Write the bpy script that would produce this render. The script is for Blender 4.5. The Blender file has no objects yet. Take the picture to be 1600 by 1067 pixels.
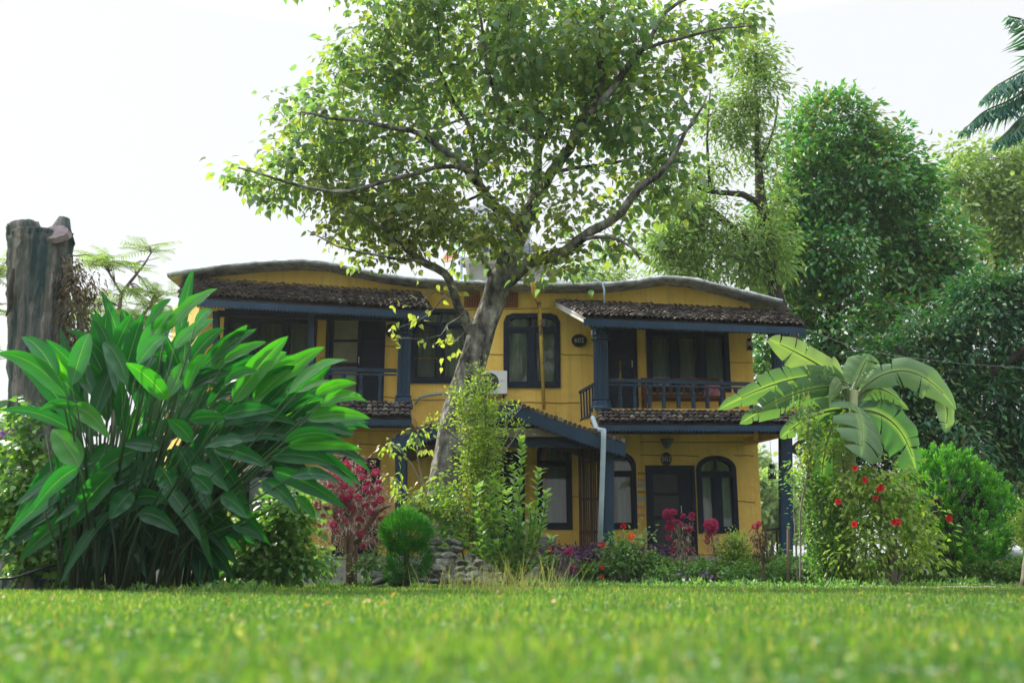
import bpy, bmesh, math, random
import numpy as np
from mathutils import Vector
R = math.radians
sc = bpy.context.scene
# ------------------------------------------------------------------ camera
FX = 1555.6; HC = 0.22; TH = math.atan((895 - 533.5) / FX)
cam = bpy.data.cameras.new('camera'); co = bpy.data.objects.new('camera', cam)
sc.collection.objects.link(co); sc.camera = co
cam.lens = 35; cam.sensor_width = 36; cam.clip_end = 2000; cam.clip_start = 0.05
co.location = (0, 0, HC); co.rotation_euler = (R(90) + TH, 0, 0)
cam.dof.use_dof = True; cam.dof.focus_distance = 17; cam.dof.aperture_fstop = 1.5
# ------------------------------------------------------------------ sky and sun
SUN_EL, SUN_AZ = 38, -52      # azimuth measured from +Y (away from camera) towards +X
w = bpy.data.worlds.new('World'); sc.world = w; w.use_nodes = True
nt = w.node_tree; nt.nodes.clear()
out = nt.nodes.new('ShaderNodeOutputWorld'); bg = nt.nodes.new('ShaderNodeBackground')
sky = nt.nodes.new('ShaderNodeTexSky'); sky.sky_type = 'NISHITA'; sky.sun_disc = False
sky.sun_elevation = R(SUN_EL); sky.sun_rotation = R(SUN_AZ); sky.dust_density = 3; sky.air_density = 1.2
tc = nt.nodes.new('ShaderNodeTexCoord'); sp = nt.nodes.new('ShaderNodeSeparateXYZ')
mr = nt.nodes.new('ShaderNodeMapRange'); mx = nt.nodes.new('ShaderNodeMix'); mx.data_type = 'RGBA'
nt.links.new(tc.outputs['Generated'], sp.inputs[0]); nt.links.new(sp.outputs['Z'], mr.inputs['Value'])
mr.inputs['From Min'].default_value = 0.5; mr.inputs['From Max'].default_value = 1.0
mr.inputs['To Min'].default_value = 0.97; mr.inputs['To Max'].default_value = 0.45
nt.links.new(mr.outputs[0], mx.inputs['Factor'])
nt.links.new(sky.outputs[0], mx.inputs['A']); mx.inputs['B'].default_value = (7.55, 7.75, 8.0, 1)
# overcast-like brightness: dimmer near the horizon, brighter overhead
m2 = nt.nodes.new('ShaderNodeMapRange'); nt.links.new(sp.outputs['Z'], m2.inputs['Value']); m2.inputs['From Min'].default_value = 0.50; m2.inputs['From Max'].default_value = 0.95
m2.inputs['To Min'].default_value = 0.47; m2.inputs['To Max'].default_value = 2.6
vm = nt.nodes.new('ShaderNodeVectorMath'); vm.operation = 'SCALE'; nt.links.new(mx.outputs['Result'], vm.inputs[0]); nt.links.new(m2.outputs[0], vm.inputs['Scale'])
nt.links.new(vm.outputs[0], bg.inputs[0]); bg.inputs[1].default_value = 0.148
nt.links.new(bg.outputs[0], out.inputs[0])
sl = bpy.data.lights.new('sun', 'SUN'); so = bpy.data.objects.new('sun', sl); sc.collection.objects.link(so)
sl.energy = 4.2; sl.angle = R(0.6); sl.color = (1, 0.93, 0.80)
ca = math.cos(R(SUN_EL))
SUNV = Vector((math.sin(R(SUN_AZ)) * ca, math.cos(R(SUN_AZ)) * ca, math.sin(R(SUN_EL))))
so.rotation_euler = SUNV.to_track_quat('Z', 'Y').to_euler()
sc.view_settings.view_transform = 'Standard'; sc.view_settings.look = 'None'
sc.view_settings.exposure = 0.86; sc.view_settings.gamma = 1
sc.cycles.use_denoising = True; sc.cycles.max_bounces = 8; sc.cycles.transparent_max_bounces = 12
sc.cycles.diffuse_bounces = 3; sc.cycles.glossy_bounces = 3; sc.cycles.transmission_bounces = 5
sc.cycles.sample_clamp_indirect = 6
# ------------------------------------------------------------------ helpers
CT, ST = math.cos(TH), math.sin(TH)
def at(px, py, Y):
    x = (px - 800) / FX; u = (533.5 - py) / FX
    t = Y / (CT - u * ST)
    return Vector((x * t, Y, HC + (ST + u * CT) * t))
def sz(npx, Y): return npx / FX * Y * 1.03
def node(nt, t, **k):
    n = nt.nodes.new(t)
    for a, b in k.items(): setattr(n, a, b)
    return n
def mat(name, c1, c2=None, scale=4, rough=.7, bump=0, bscale=20, spec=.4, stretch=None, detail=6, metal=0, contrast=(.35, .65), c3=None):
    m = bpy.data.materials.new(name); m.use_nodes = True; nt = m.node_tree
    b = nt.nodes['Principled BSDF']
    b.inputs['Roughness'].default_value = rough; b.inputs['Specular IOR Level'].default_value = spec
    b.inputs['Metallic'].default_value = metal
    t = node(nt, 'ShaderNodeTexCoord'); mp = node(nt, 'ShaderNodeMapping'); nt.links.new(t.outputs['Object'], mp.inputs[0])
    if stretch: mp.inputs['Scale'].default_value = stretch
    if c2 is None: b.inputs['Base Color'].default_value = (*c1, 1)
    else:
        n = node(nt, 'ShaderNodeTexNoise'); n.inputs['Scale'].default_value = scale; n.inputs['Detail'].default_value = detail
        n.inputs['Roughness'].default_value = .65
        nt.links.new(mp.outputs[0], n.inputs['Vector'])
        r = node(nt, 'ShaderNodeValToRGB'); e = r.color_ramp.elements
        e[0].position, e[1].position = contrast; e[0].color = (*c1, 1); e[1].color = (*c2, 1)
        if c3: q = e.new(min(.98, contrast[1] + .12)); q.color = (*c3, 1)
        nt.links.new(n.outputs['Fac'], r.inputs[0]); nt.links.new(r.outputs[0], b.inputs['Base Color'])
    if bump:
        n2 = node(nt, 'ShaderNodeTexNoise'); n2.inputs['Scale'].default_value = bscale; n2.inputs['Detail'].default_value = 5
        nt.links.new(mp.outputs[0], n2.inputs['Vector'])
        bp = node(nt, 'ShaderNodeBump'); bp.inputs['Strength'].default_value = 1; bp.inputs['Distance'].default_value = bump
        nt.links.new(n2.outputs['Fac'], bp.inputs['Height']); nt.links.new(bp.outputs[0], b.inputs['Normal'])
    return m
def rndmat(name, cols, rough=.5, transl=0, spec=.4, tcol=None, bump=0, bscale=30, vein=0, noise=0, nscale=2):
    """colour picked per leaf / tile from the 'rnd' attribute (age, kind), optional translucency"""
    m = bpy.data.materials.new(name); m.use_nodes = True; nt = m.node_tree; b = nt.nodes['Principled BSDF']
    b.inputs['Roughness'].default_value = rough; b.inputs['Specular IOR Level'].default_value = spec
    a = node(nt, 'ShaderNodeAttribute', attribute_name='rnd')
    r = node(nt, 'ShaderNodeValToRGB'); e = r.color_ramp.elements
    n = len(cols); e[0].position = 0; e[0].color = (*cols[0], 1); e[1].position = 1; e[1].color = (*cols[-1], 1)
    for i in range(1, n - 1): q = e.new(i / (n - 1)); q.color = (*cols[i], 1)
    col = r.outputs[0]; nt.links.new(a.outputs['Fac'], r.inputs[0])
    if noise:
        g = node(nt, 'ShaderNodeNewGeometry'); tn = node(nt, 'ShaderNodeTexNoise'); tn.inputs['Scale'].default_value = nscale
        nt.links.new(g.outputs['Position'], tn.inputs['Vector'])
        ad = node(nt, 'ShaderNodeMath', operation='MULTIPLY_ADD'); ad.inputs[1].default_value = noise; ad.inputs[2].default_value = -noise / 2
        nt.links.new(tn.outputs['Fac'], ad.inputs[0]); s = node(nt, 'ShaderNodeMath', operation='ADD')
        nt.links.new(a.outputs['Fac'], s.inputs[0]); nt.links.new(ad.outputs[0], s.inputs[1]); nt.links.new(s.outputs[0], r.inputs[0])
    if vein:
        v = node(nt, 'ShaderNodeAttribute', attribute_name='vein')
        wv = node(nt, 'ShaderNodeMix', data_type='RGBA'); wv.inputs['B'].default_value = (.25, .38, .10, 1)
        nt.links.new(v.outputs['Fac'], wv.inputs['Factor']); nt.links.new(col, wv.inputs['A']); col = wv.outputs['Result']
    nt.links.new(col, b.inputs['Base Color'])
    if bump:
        g = node(nt, 'ShaderNodeTexCoord'); n2 = node(nt, 'ShaderNodeTexNoise'); n2.inputs['Scale'].default_value = bscale
        nt.links.new(g.outputs['Object'], n2.inputs['Vector'])
        bp = node(nt, 'ShaderNodeBump'); bp.inputs['Distance'].default_value = bump; nt.links.new(n2.outputs['Fac'], bp.inputs['Height'])
        nt.links.new(bp.outputs[0], b.inputs['Normal'])
    if transl:
        o = nt.nodes['Material Output']; t = node(nt, 'ShaderNodeBsdfTranslucent'); ms = node(nt, 'ShaderNodeMixShader')
        ms.inputs[0].default_value = transl
        mm = node(nt, 'ShaderNodeMix', data_type='RGBA', blend_type='MULTIPLY'); mm.inputs['Factor'].default_value = 1
        nt.links.new(col, mm.inputs['A']); mm.inputs['B'].default_value = (*(tcol or (2.6, 2.6, 1.0)), 1)
        nt.links.new(mm.outputs['Result'], t.inputs[0])
        nt.links.new(b.outputs[0], ms.inputs[1]); nt.links.new(t.outputs[0], ms.inputs[2]); nt.links.new(ms.outputs[0], o.inputs[0])
    return m
def tag(o, label=None, cat=None, group=None, kind=None):
    if label: o['label'] = label
    if cat: o['category'] = cat
    if group: o['group'] = group
    if kind: o['kind'] = kind
    return o
def thing(name, loc, label=None, cat=None, group=None):
    o = bpy.data.objects.new(name, None); sc.collection.objects.link(o); o.location = loc; o.empty_display_size = .2
    return tag(o, label, cat, group)
def wloc(o):
    v = Vector((0, 0, 0))
    while o: v += Vector(o.location); o = o.parent
    return v
def copy_tree(o, parent=None):
    c = o.copy(); sc.collection.objects.link(c); c.parent = parent
    for ch in list(o.children): copy_tree(ch, c)
    return c
class MB:
    def __init__(s): s.V = []; s.F = []; s.n = 0; s.A = []; s.B = []; s.sm = False
    def add(s, v, f, rnd=None, vein=None):
        v = np.asarray(v, float).reshape(-1, 3); k = len(v)
        s.V.append(v); s.F += [tuple(i + s.n for i in q) for q in f]; s.n += k
        s.A.append(np.full(k, random.random() if rnd is None else rnd) if np.isscalar(rnd) or rnd is None else np.asarray(rnd, float))
        s.B.append(np.zeros(k) if vein is None else np.asarray(vein, float))
        return s
    def box(s, x0, x1, y0, y1, z0, z1, rnd=None):
        v = [(x, y, z) for x in (x0, x1) for y in (y0, y1) for z in (z0, z1)]
        return s.add(v, [(0, 1, 3, 2), (4, 6, 7, 5), (0, 4, 5, 1), (2, 3, 7, 6), (0, 2, 6, 4), (1, 5, 7, 3)], rnd)
    def bar(s, p, q, w, h=None, up=(0, 0, 1), rnd=None):
        p, q = Vector(p), Vector(q); d = (q - p).normalized(); h = h or w
        x = d.cross(Vector(up))
        if x.length < 1e-4: x = d.cross(Vector((0, 1, 0)))
        x.normalize(); z = x.cross(d)
        v = [a + x * i * w / 2 + z * j * h / 2 for a in (p, q) for i, j in ((-1, -1), (1, -1), (1, 1), (-1, 1))]
        return s.add(v, [(0, 3, 2, 1), (4, 5, 6, 7), (0, 1, 5, 4), (1, 2, 6, 5), (2, 3, 7, 6), (3, 0, 4, 7)], rnd)
    def prism(s, poly, y0, y1, rnd=None):
        """poly = [(x, z)...], extruded from y0 to y1"""
        n = len(poly); v = [(x, y0, z) for x, z in poly] + [(x, y1, z) for x, z in poly]
        f = [tuple(range(n)), tuple(range(2 * n - 1, n - 1, -1))] + [(i, i + n, (i + 1) % n + n, (i + 1) % n) for i in range(n)]
        return s.add(v, f, rnd)
    def tube(s, pts, rad, n=8, flute=0, cap=True, rnd=None, lump=0):
        pts = [Vector(p) for p in pts]; m = len(pts)
        if not hasattr(rad, '__len__'): rad = [rad] * m
        v = []; px = None
        for i, p in enumerate(pts):
            d = (pts[min(i + 1, m - 1)] - pts[max(i - 1, 0)])
            d = d.normalized() if d.length > 1e-9 else Vector((0, 0, 1))
            if px is None:
                a = Vector((1, 0, 0)) if abs(d.x) < .8 else Vector((0, 1, 0)); px = d.cross(a).normalized()
            px = (px - d * px.dot(d)).normalized(); py = d.cross(px)
            for k in range(n):
                a = 2 * math.pi * k / n; r = rad[i] * (1 - (flute if k % 2 else 0)) * (1 + (random.uniform(-lump, lump) if lump else 0))
                v.append(p + px * math.cos(a) * r + py * math.sin(a) * r)
        f = [(i * n + k, i * n + (k + 1) % n, (i + 1) * n + (k + 1) % n, (i + 1) * n + k) for i in range(m - 1) for k in range(n)]
        if cap: f += [tuple(range(n - 1, -1, -1)), tuple(range((m - 1) * n, m * n))]
        return s.add(v, f, rnd)
    def build(s, name, m, parent=None, smooth=False, label=None):
        me = bpy.data.meshes.new(name); V = np.concatenate(s.V) if s.V else np.zeros((0, 3))
        off = np.array(wloc(parent)) if parent else np.zeros(3)
        V = V - off
        lens = np.array([len(f) for f in s.F], np.int32); idx = np.fromiter((i for f in s.F for i in f), np.int32, int(lens.sum()))
        return _mk(name, me, V, idx, lens, np.concatenate(s.A), np.concatenate(s.B), m, parent, smooth, label)
def _mk(name, me, V, idx, lens, A, B, m, parent, smooth, label=None):
    me.vertices.add(len(V)); me.vertices.foreach_set('co', V.astype(np.float32).ravel())
    me.loops.add(len(idx)); me.loops.foreach_set('vertex_index', idx.astype(np.int32))
    me.polygons.add(len(lens)); st = np.zeros(len(lens), np.int32); st[1:] = np.cumsum(lens)[:-1]
    me.polygons.foreach_set('loop_start', st); me.polygons.foreach_set('loop_total', lens.astype(np.int32))
    me.polygons.foreach_set('use_smooth', np.full(len(lens), bool(smooth)))
    me.update(calc_edges=True)
    a = me.attributes.new('rnd', 'FLOAT', 'POINT'); a.data.foreach_set('value', A.astype(np.float32))
    if B is not None and B.any(): a = me.attributes.new('vein', 'FLOAT', 'POINT'); a.data.foreach_set('value', B.astype(np.float32))
    me.materials.append(m)
    o = bpy.data.objects.new(name, me); sc.collection.objects.link(o); o.parent = parent
    if label: o['label'] = label
    return o
T = {  # leaf templates: x across, y along, z normal
 'heart': (np.array([(0,0,0),(.34,.02,.03),(.52,.28,.08),(.36,.6,.05),(.10,.86,-.06),(0,1.12,-.20),(-.10,.86,-.06),(-.36,.6,.05),(-.52,.28,.08),(-.34,.02,.03),(0,.3,-.02),(0,.62,-.04)]),
           [(0,1,2,10),(10,2,3,11),(11,3,4,5),(0,10,8,9),(10,11,7,8),(11,5,6,7)]),
 'lance': (np.array([(0,0,0),(.5,.38,.07),(0,.42,0),(-.5,.38,.07),(0,1,-.12)]), [(0,1,2),(0,2,3),(1,4,2),(2,4,3)]),
 'oval': (np.array([(0,0,0),(.42,.2,.05),(.5,.55,.05),(0,1,-.08),(-.5,.55,.05),(-.42,.2,.05),(0,.5,-.02)]), [(0,1,2,6),(6,2,3),(0,6,4,5),(6,3,4)]),
 'blade': (np.array([(-.5,0,0),(.5,0,0),(.42,.5,.05),(-.42,.5,.05),(0,1,.2)]), [(0,1,2,3),(3,2,4)]),
}
def unit(a): return a / np.maximum(np.linalg.norm(a, axis=1, keepdims=True), 1e-9)
class Leaves:
    def __init__(s, t): s.t = T[t]; s.d = []
    def add(s, P, D, N, L, W, rnd=None):
        P = np.atleast_2d(P); n = len(P)
        s.d.append([P, np.broadcast_to(D, (n, 3)).astype(float), np.broadcast_to(N, (n, 3)).astype(float), np.broadcast_to(L, (n,)).astype(float), np.broadcast_to(W, (n,)).astype(float), np.random.rand(n) if rnd is None else np.broadcast_to(rnd, (n,))])
    def build(s, name, m, parent=None, smooth=True, label=None):
        P, D, N, L, W, A = [np.concatenate([d[i] for d in s.d]) for i in range(6)]
        D = unit(D); X = unit(np.cross(D, N)); N = np.cross(X, D); t, F = s.t
        V = P[:, None] + t[None, :, :1] * (X * W[:, None])[:, None] + t[None, :, 1:2] * (D * L[:, None])[:, None] + t[None, :, 2:] * (N * L[:, None])[:, None]
        if parent: V = V - np.array(wloc(parent))
        n = len(P); k = len(t); V = V.reshape(-1, 3)
        f0 = np.array([i for f in F for i in f]); lens = np.tile([len(f) for f in F], n)
        idx = (f0[None] + (np.arange(n) * k)[:, None]).ravel()
        return _mk(name, bpy.data.meshes.new(name), V, idx, lens, np.repeat(A, k), None, m, parent, smooth, label)
def blobpts(blobs, Y, n, dy, shell=.5):
    """random points inside screen-shaped ellipsoids [(px,py,rx,ry[,weight])] standing at depth Y, with real depth dy*rx"""
    wgt = np.array([b[2] * b[3] * (b[4] if len(b) > 4 else 1) for b in blobs], float); wgt /= wgt.sum()
    out = []; lumps = {}
    for j, b in enumerate(blobs):
        if b[2] >= 40 and b[3] >= 30:
            k = max(6, int(b[2] * b[3] / 420)); v = unit(np.random.randn(k, 3)) * (.45 + .55 * np.random.rand(k, 1)) ; lumps[j] = (v, .16 + .2 * np.random.rand(k))
    for i in np.random.choice(len(blobs), n, p=wgt):
        b = blobs[i]; v = np.random.randn(3); v /= np.linalg.norm(v); r = (shell + (1 - shell) * random.random()) if random.random() < .75 else random.random()
        v *= r
        if i in lumps and random.random() < .8:
            q_ = random.randrange(len(lumps[i][0])); w_ = np.random.randn(3); w_ /= np.linalg.norm(w_); v = lumps[i][0][q_] + w_ * lumps[i][1][q_] * random.random() ** .4
        c = at(b[0], b[1], Y); s = sz(1, Y)
        out.append((c.x + v[0] * b[2] * s, Y + (b[5] if len(b) > 5 else 0) + v[1] * b[2] * s * dy, max(.05, c.z + v[2] * b[3] * s), v[0], v[1], v[2]))
    return np.array(out)
def foliage(parent, part, m, blobs, Y, ncl, per, L, W, tpl, spread, dy=.7, droop=.3, limbs=None, twig=None, shell=.5, along=.5, flat=.6, twr=.006, jit=.35):
    """leaf clusters on twigs; twigs run from the nearest limb node to each cluster"""
    pts = blobpts(blobs, Y, ncl, dy, shell); lv = Leaves(tpl)
    if twig is not None and limbs:
        N = np.array([list(p) for p in limbs]); 
        order = np.argsort([np.min(np.sum((N - p[:3]) ** 2, 1)) for p in pts]); nodes = [n for n in N]
        for i in order:
            p = pts[i, :3]; A = np.array(nodes); d2 = np.sum((A - p) ** 2, 1) + np.maximum(0, A[:, 2] - p[2]) * 1.5
            q = A[np.argmin(d2)]; dist = np.linalg.norm(p - q); mid = (p + q) / 2 + np.random.randn(3) * dist * .08 - np.array((0, 0, dist * .04))
            if dist > .08:
                twig.tube([q, mid, p], [twr * (1 + dist * 1.5), twr * (1 + dist * .6), twr * .6], 4, cap=False)
                nodes += [mid, p]
    n = len(pts) * per
    base = np.repeat(pts, per, 0); c = base[:, :3]; o = base[:, 3:]
    off = np.random.randn(n, 3) * spread * np.array((1, 1, .75))
    P = c + off; P[:, 2] = np.maximum(P[:, 2], .03)
    D = unit(off / spread * (1 - along) + o * along + np.random.randn(n, 3) * jit); D[:, 2] -= droop
    N = np.random.randn(n, 3) * flat + np.array((0, 0, 1)) + o * .3
    Ls = L * (.6 + .6 * np.random.rand(n))
    cr_ = np.repeat(np.random.rand(len(pts)), per); lv.add(P, D, N, Ls, Ls * (W / L) * (.85 + .3 * np.random.rand(n)), np.clip(cr_ * .65 + .45 * np.random.rand(n) - .05, 0, 1))
    return lv.build(part, m, parent)
def limbpts(path, Y, rad, mb, n=10, dY=0, dens=.25, lump=.05, dy0=0, rs=None):
    """smooth limb through photo points; rad in px; returns nodes"""
    P = [at(p[0], p[1], Y + (p[2] if len(p) > 2 else dy0 + dY * i / max(1, len(path) - 1))) for i, p in enumerate(path)]
    Rr = [sz(r, Y) for r in rad]
    if len(Rr) < len(P): Rr = list(np.interp(np.linspace(0, 1, len(P)), np.linspace(0, 1, len(Rr)), Rr))
    o, rr = [], []
    for i in range(len(P) - 1):
        a, b = P[max(i - 1, 0)], P[i]; c, d = P[i + 1], P[min(i + 2, len(P) - 1)]
        k = max(2, int((c - b).length / dens))
        for j in range(k):
            t = j / k
            o.append(.5 * ((2 * b) + (c - a) * t + (2 * a - 5 * b + 4 * c - d) * t * t + (3 * b - a - 3 * c + d) * t ** 3)); rr.append(Rr[i] * (1 - t) + Rr[i + 1] * t)
    o.append(P[-1]); rr.append(Rr[-1])
    p1, p2, am = random.random() * 6, random.random() * 6, min(.05, max(.012, max(Rr) * .35)) * (1 if max(Rr) < .15 else .15) if len(o) > 8 else 0
    s_ = 0; L_ = [0]
    for i in range(1, len(o)): s_ += (o[i] - o[i - 1]).length; L_.append(s_)
    for i in range(1, len(o) - 1): k_ = min(1, 4 * i / len(o)); o[i] = o[i] + Vector((math.sin(L_[i] * 5.1 + p1), math.sin(L_[i] * 4.3 + p2), math.sin(L_[i] * 6.3 + p2 + p1))) * am * k_
    mb.tube(o, rr, n, lump=lump)
    return o
def rs(k): random.seed(k); np.random.seed(k)
# ------------------------------------------------------------------ materials of the house
M = {}
M['yellow'] = mat('yellow_plaster', (.76, .48, .095), (.88, .61, .16), .9, .85, .025, 5, .2, c3=(.82, .54, .12))
def streaks(m, amt=.35):
    nt = m.node_tree; b_ = nt.nodes['Principled BSDF']; src = b_.inputs['Base Color'].links[0].from_socket
    t = node(nt, 'ShaderNodeTexCoord'); mp = node(nt, 'ShaderNodeMapping'); mp.inputs['Scale'].default_value = (5, 5, .22); nt.links.new(t.outputs['Object'], mp.inputs[0])
    n_ = node(nt, 'ShaderNodeTexNoise'); n_.inputs['Scale'].default_value = 1.3; n_.inputs['Detail'].default_value = 8; n_.inputs['Roughness'].default_value = .7; nt.links.new(mp.outputs[0], n_.inputs['Vector'])
    r_ = node(nt, 'ShaderNodeMapRange'); r_.inputs['From Min'].default_value = .50; r_.inputs['From Max'].default_value = .78; r_.inputs['To Max'].default_value = amt * 2; nt.links.new(n_.outputs['Fac'], r_.inputs['Value'])
    n2 = node(nt, 'ShaderNodeTexNoise'); n2.inputs['Scale'].default_value = .8; nt.links.new(t.outputs['Object'], n2.inputs['Vector']); mm = node(nt, 'ShaderNodeMath', operation='MULTIPLY'); nt.links.new(r_.outputs[0], mm.inputs[0]); nt.links.new(n2.outputs['Fac'], mm.inputs[1])
    x_ = node(nt, 'ShaderNodeMix', data_type='RGBA'); nt.links.new(mm.outputs[0], x_.inputs['Factor']); nt.links.new(src, x_.inputs['A']); x_.inputs['B'].default_value = (.16, .12, .06, 1); nt.links.new(x_.outputs['Result'], b_.inputs['Base Color'])
streaks(M['yellow'], .45)
M['navy'] = mat('navy_paint', (.008, .030, .064), (.014, .048, .095), 3, .5, .002, 60, .28, stretch=(1, 1, .2))
M['dark'] = mat('dark_blue_wood', (.004, .011, .026), (.007, .019, .042), 3, .5, .002, 60, .22, stretch=(1, 1, .2))
M['tile'] = rndmat('clay_tiles', [(.035, .032, .035), (.07, .06, .055), (.05, .045, .04), (.13, .10, .08), (.09, .085, .08), (.20, .17, .14)], .85, 0, .2, bump=.006, bscale=40, noise=.7, nscale=3)
M['slab'] = mat('weathered_concrete', (.16, .17, .17), (.44, .47, .48), 5, .9, .02, 9, .2, c3=(.55, .57, .57), contrast=(.33, .55))
M['concrete'] = mat('grey_concrete', (.22, .22, .20), (.33, .33, .31), 2, .9, .01, 12, .2)
M['curtain'] = mat('curtain_cloth', (.42, .46, .40), (.52, .55, .48), 3, .9, .05, 5, .1, stretch=(8, 1, .25))
M['tan'] = mat('tan_board', (.36, .30, .19), (.42, .36, .24), 3, .8)
M['white'] = mat('white_paint', (.74, .75, .74), (.62, .64, .62), 3, .5)
M['pipe'] = mat('grey_white_pipe', (.34, .43, .48), (.28, .36, .41), 3, .5)
M['ypipe'] = mat('yellow_pipe', (.62, .42, .08), (.10, .07, .03), 3, .6, contrast=(.5, .62))
M['brown'] = mat('brown_wood', (.07, .03, .022), (.12, .055, .035), 4, .6, .002, 40, .3, stretch=(1, 1, .2))
M['bamboo'] = mat('dark_bamboo', (.035, .022, .018), (.075, .045, .032), 6, .7, .004, 30, .3, stretch=(6, 6, .3))
M['brick'] = mat('terracotta', (.22, .07, .035), (.30, .11, .05), 8, .9)
M['metal'] = mat('galvanised_sheet', (.42, .42, .48), (.52, .52, .58), 5, .45, metal=.3)
M['black'] = mat('black_metal', (.012, .014, .016), None, rough=.4)
M['stone'] = mat('river_stone', (.05, .055, .045), (.15, .16, .135), 5, .85, .015, 14, .3, c3=(.26, .27, .24))
M['soil'] = mat('ground', (.035, .045, .012), (.06, .09, .02), 3, .95, .02, 12, .1)
g = bpy.data.materials.new('window_glass'); g.use_nodes = True; nt = g.node_tree; nt.nodes.clear()
o = node(nt, 'ShaderNodeOutputMaterial'); ms = node(nt, 'ShaderNodeMixShader'); tr = node(nt, 'ShaderNodeBsdfTransparent'); gl = node(nt, 'ShaderNodeBsdfGlossy')
fr = node(nt, 'ShaderNodeFresnel'); fr.inputs[0].default_value = 1.52; gl.inputs['Roughness'].default_value = .03; tr.inputs[0].default_value = (.72, .80, .80, 1)
ad = node(nt, 'ShaderNodeMath', operation='MULTIPLY_ADD'); ad.inputs[1].default_value = 1.0; ad.inputs[2].default_value = .02
nt.links.new(fr.outputs[0], ad.inputs[0]); nt.links.new(ad.outputs[0], ms.inputs[0]); nt.links.new(tr.outputs[0], ms.inputs[1]); nt.links.new(gl.outputs[0], ms.inputs[2]); nt.links.new(ms.outputs[0], o.inputs[0])
M['glass'] = g
# ------------------------------------------------------------------ ground
gm = MB(); gm.add([(-400, -60, 0), (400, -60, 0), (400, 900, 0), (-400, 900, 0)], [(0, 1, 2, 3)]); tag(gm.build('ground', M['soil']), kind='structure')
# ------------------------------------------------------------------ the house
W = 22.0
def wp(px, py, Y=W): p = at(px, py, Y); return p.x, p.z
XE = wp(270, 500, 24.2)[0]; XL = wp(310, 500)[0]; XR = wp(1176, 560)[0]
house = thing('guest_house', (0, W, 0), 'two storey yellow plaster guest house with dark blue woodwork and clay tile porch roofs', 'house')
holes = []; wins = []
def hole(px0, px1, py0, py1):
    x0 = wp(px0, (py0 + py1) / 2)[0]; x1 = wp(px1, (py0 + py1) / 2)[0]; z1 = wp(px0, py0)[1]; z0 = wp(px0, py1)[1]
    holes.append((x0, x1, z0, z1)); return holes[-1]
H = dict(
 ul_win=hole(350, 492, 484, 606), ul_door=hole(508, 601, 487, 636), ml_win=hole(643, 733, 484, 598), mc_win=hole(788, 874, 491, 605),
 ur_door=hole(950, 996, 510, 642), ur_win=hole(1012, 1138, 512, 612),
 lr_a=hole(950, 994, 708, 826), lr_door=hole(1010, 1088, 727, 874), lr_b=hole(1090, 1151, 713, 832), lc_win=hole(840, 893, 694, 826), lc_door=hole(738, 820, 706, 870),
 ll_door=hole(520, 592, 716, 874), ll_win=hole(380, 470, 716, 830))
ZT = wp(0, 478)[1]
xs = sorted(set([XL, XR] + [v for h in holes for v in h[:2]])); zs = sorted(set([0.0, ZT] + [v for h in holes for v in h[2:]]))
wall = MB(); TW = .24
for i in range(len(xs) - 1):
    run = None
    for j in range(len(zs)):
        solid = j < len(zs) - 1 and not any(h[0] - 1e-6 <= xs[i] and xs[i + 1] <= h[1] + 1e-6 and h[2] - 1e-6 <= zs[j] and zs[j + 1] <= h[3] + 1e-6 for h in holes)
        if solid and run is None: run = zs[j]
        if not solid and run is not None: wall.box(xs[i], xs[i + 1], W, W + TW, run, zs[j]); run = None
# gable top following the wavy roof line
prof = [(262, 427), (330, 415), (400, 408), (470, 405), (510, 408), (548, 417), (600, 427), (650, 434), (720, 438), (800, 441), (880, 442), (950, 441), (990, 437), (1040, 430), (1080, 433), (1130, 445), (1180, 458), (1222, 468)]
PR = [wp(a, b, 21.45) for a, b in prof]
def roofz(x): return float(np.interp(x, [p[0] for p in PR], [p[1] for p in PR]))
gx = np.linspace(XL, XR, 40)
wall.prism([(XL, ZT), (XR, ZT)] + [(x, roofz(x) - .05) for x in gx[::-1]], W, W + TW)
for sx in (XR - TW,): wall.box(sx, sx + TW, W + TW, W + 8, 0, roofz(sx + .1) - .08)
wall.box(XE + TW, XR - TW, W + 7.7, W + 8, 0, 6.6); wall.box(XE, XE + TW, 24.2, W + 8, 0, roofz(XE + .3) - .1)
wall.add([(XL, W, 0), (XE, 24.2, 0), (XE, 24.2, roofz(XE + .4) - .08), (XL, W, roofz(XL) - .06), (XL + .2, W + .1, 0), (XE + .2, 24.3, 0), (XE + .2, 24.3, roofz(XE + .4) - .08), (XL + .2, W + .1, roofz(XL) - .06)], [(0, 3, 2, 1), (4, 5, 6, 7), (0, 1, 5, 4), (3, 7, 6, 2), (1, 2, 6, 5), (0, 4, 7, 3)])
# arched / clipped window corners
def corner(h, r, rz, n):
    x0, x1, z0, z1 = h
    for s, xc in ((1, x0), (-1, x1)):
        arc = [(xc + s * r * (1 - math.cos(a)), z1 - rz * (1 - math.sin(a))) for a in np.linspace(0, math.pi / 2, n)]
        poly = [(xc, z1)] + (arc[::-1] if s > 0 else arc[::-1])
        wall.prism(poly, W + .001, W + TW - .01)
for k, r, rz, n in (('ml_win', .2, .24, 3), ('mc_win', .2, .2, 3), ('lr_a', .31, .30, 7), ('lr_b', .40, .30, 8), ('lc_win', .2, .2, 4)): corner(H[k], r, rz, n)
wall.build('wall', M['yellow'], house)
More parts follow.
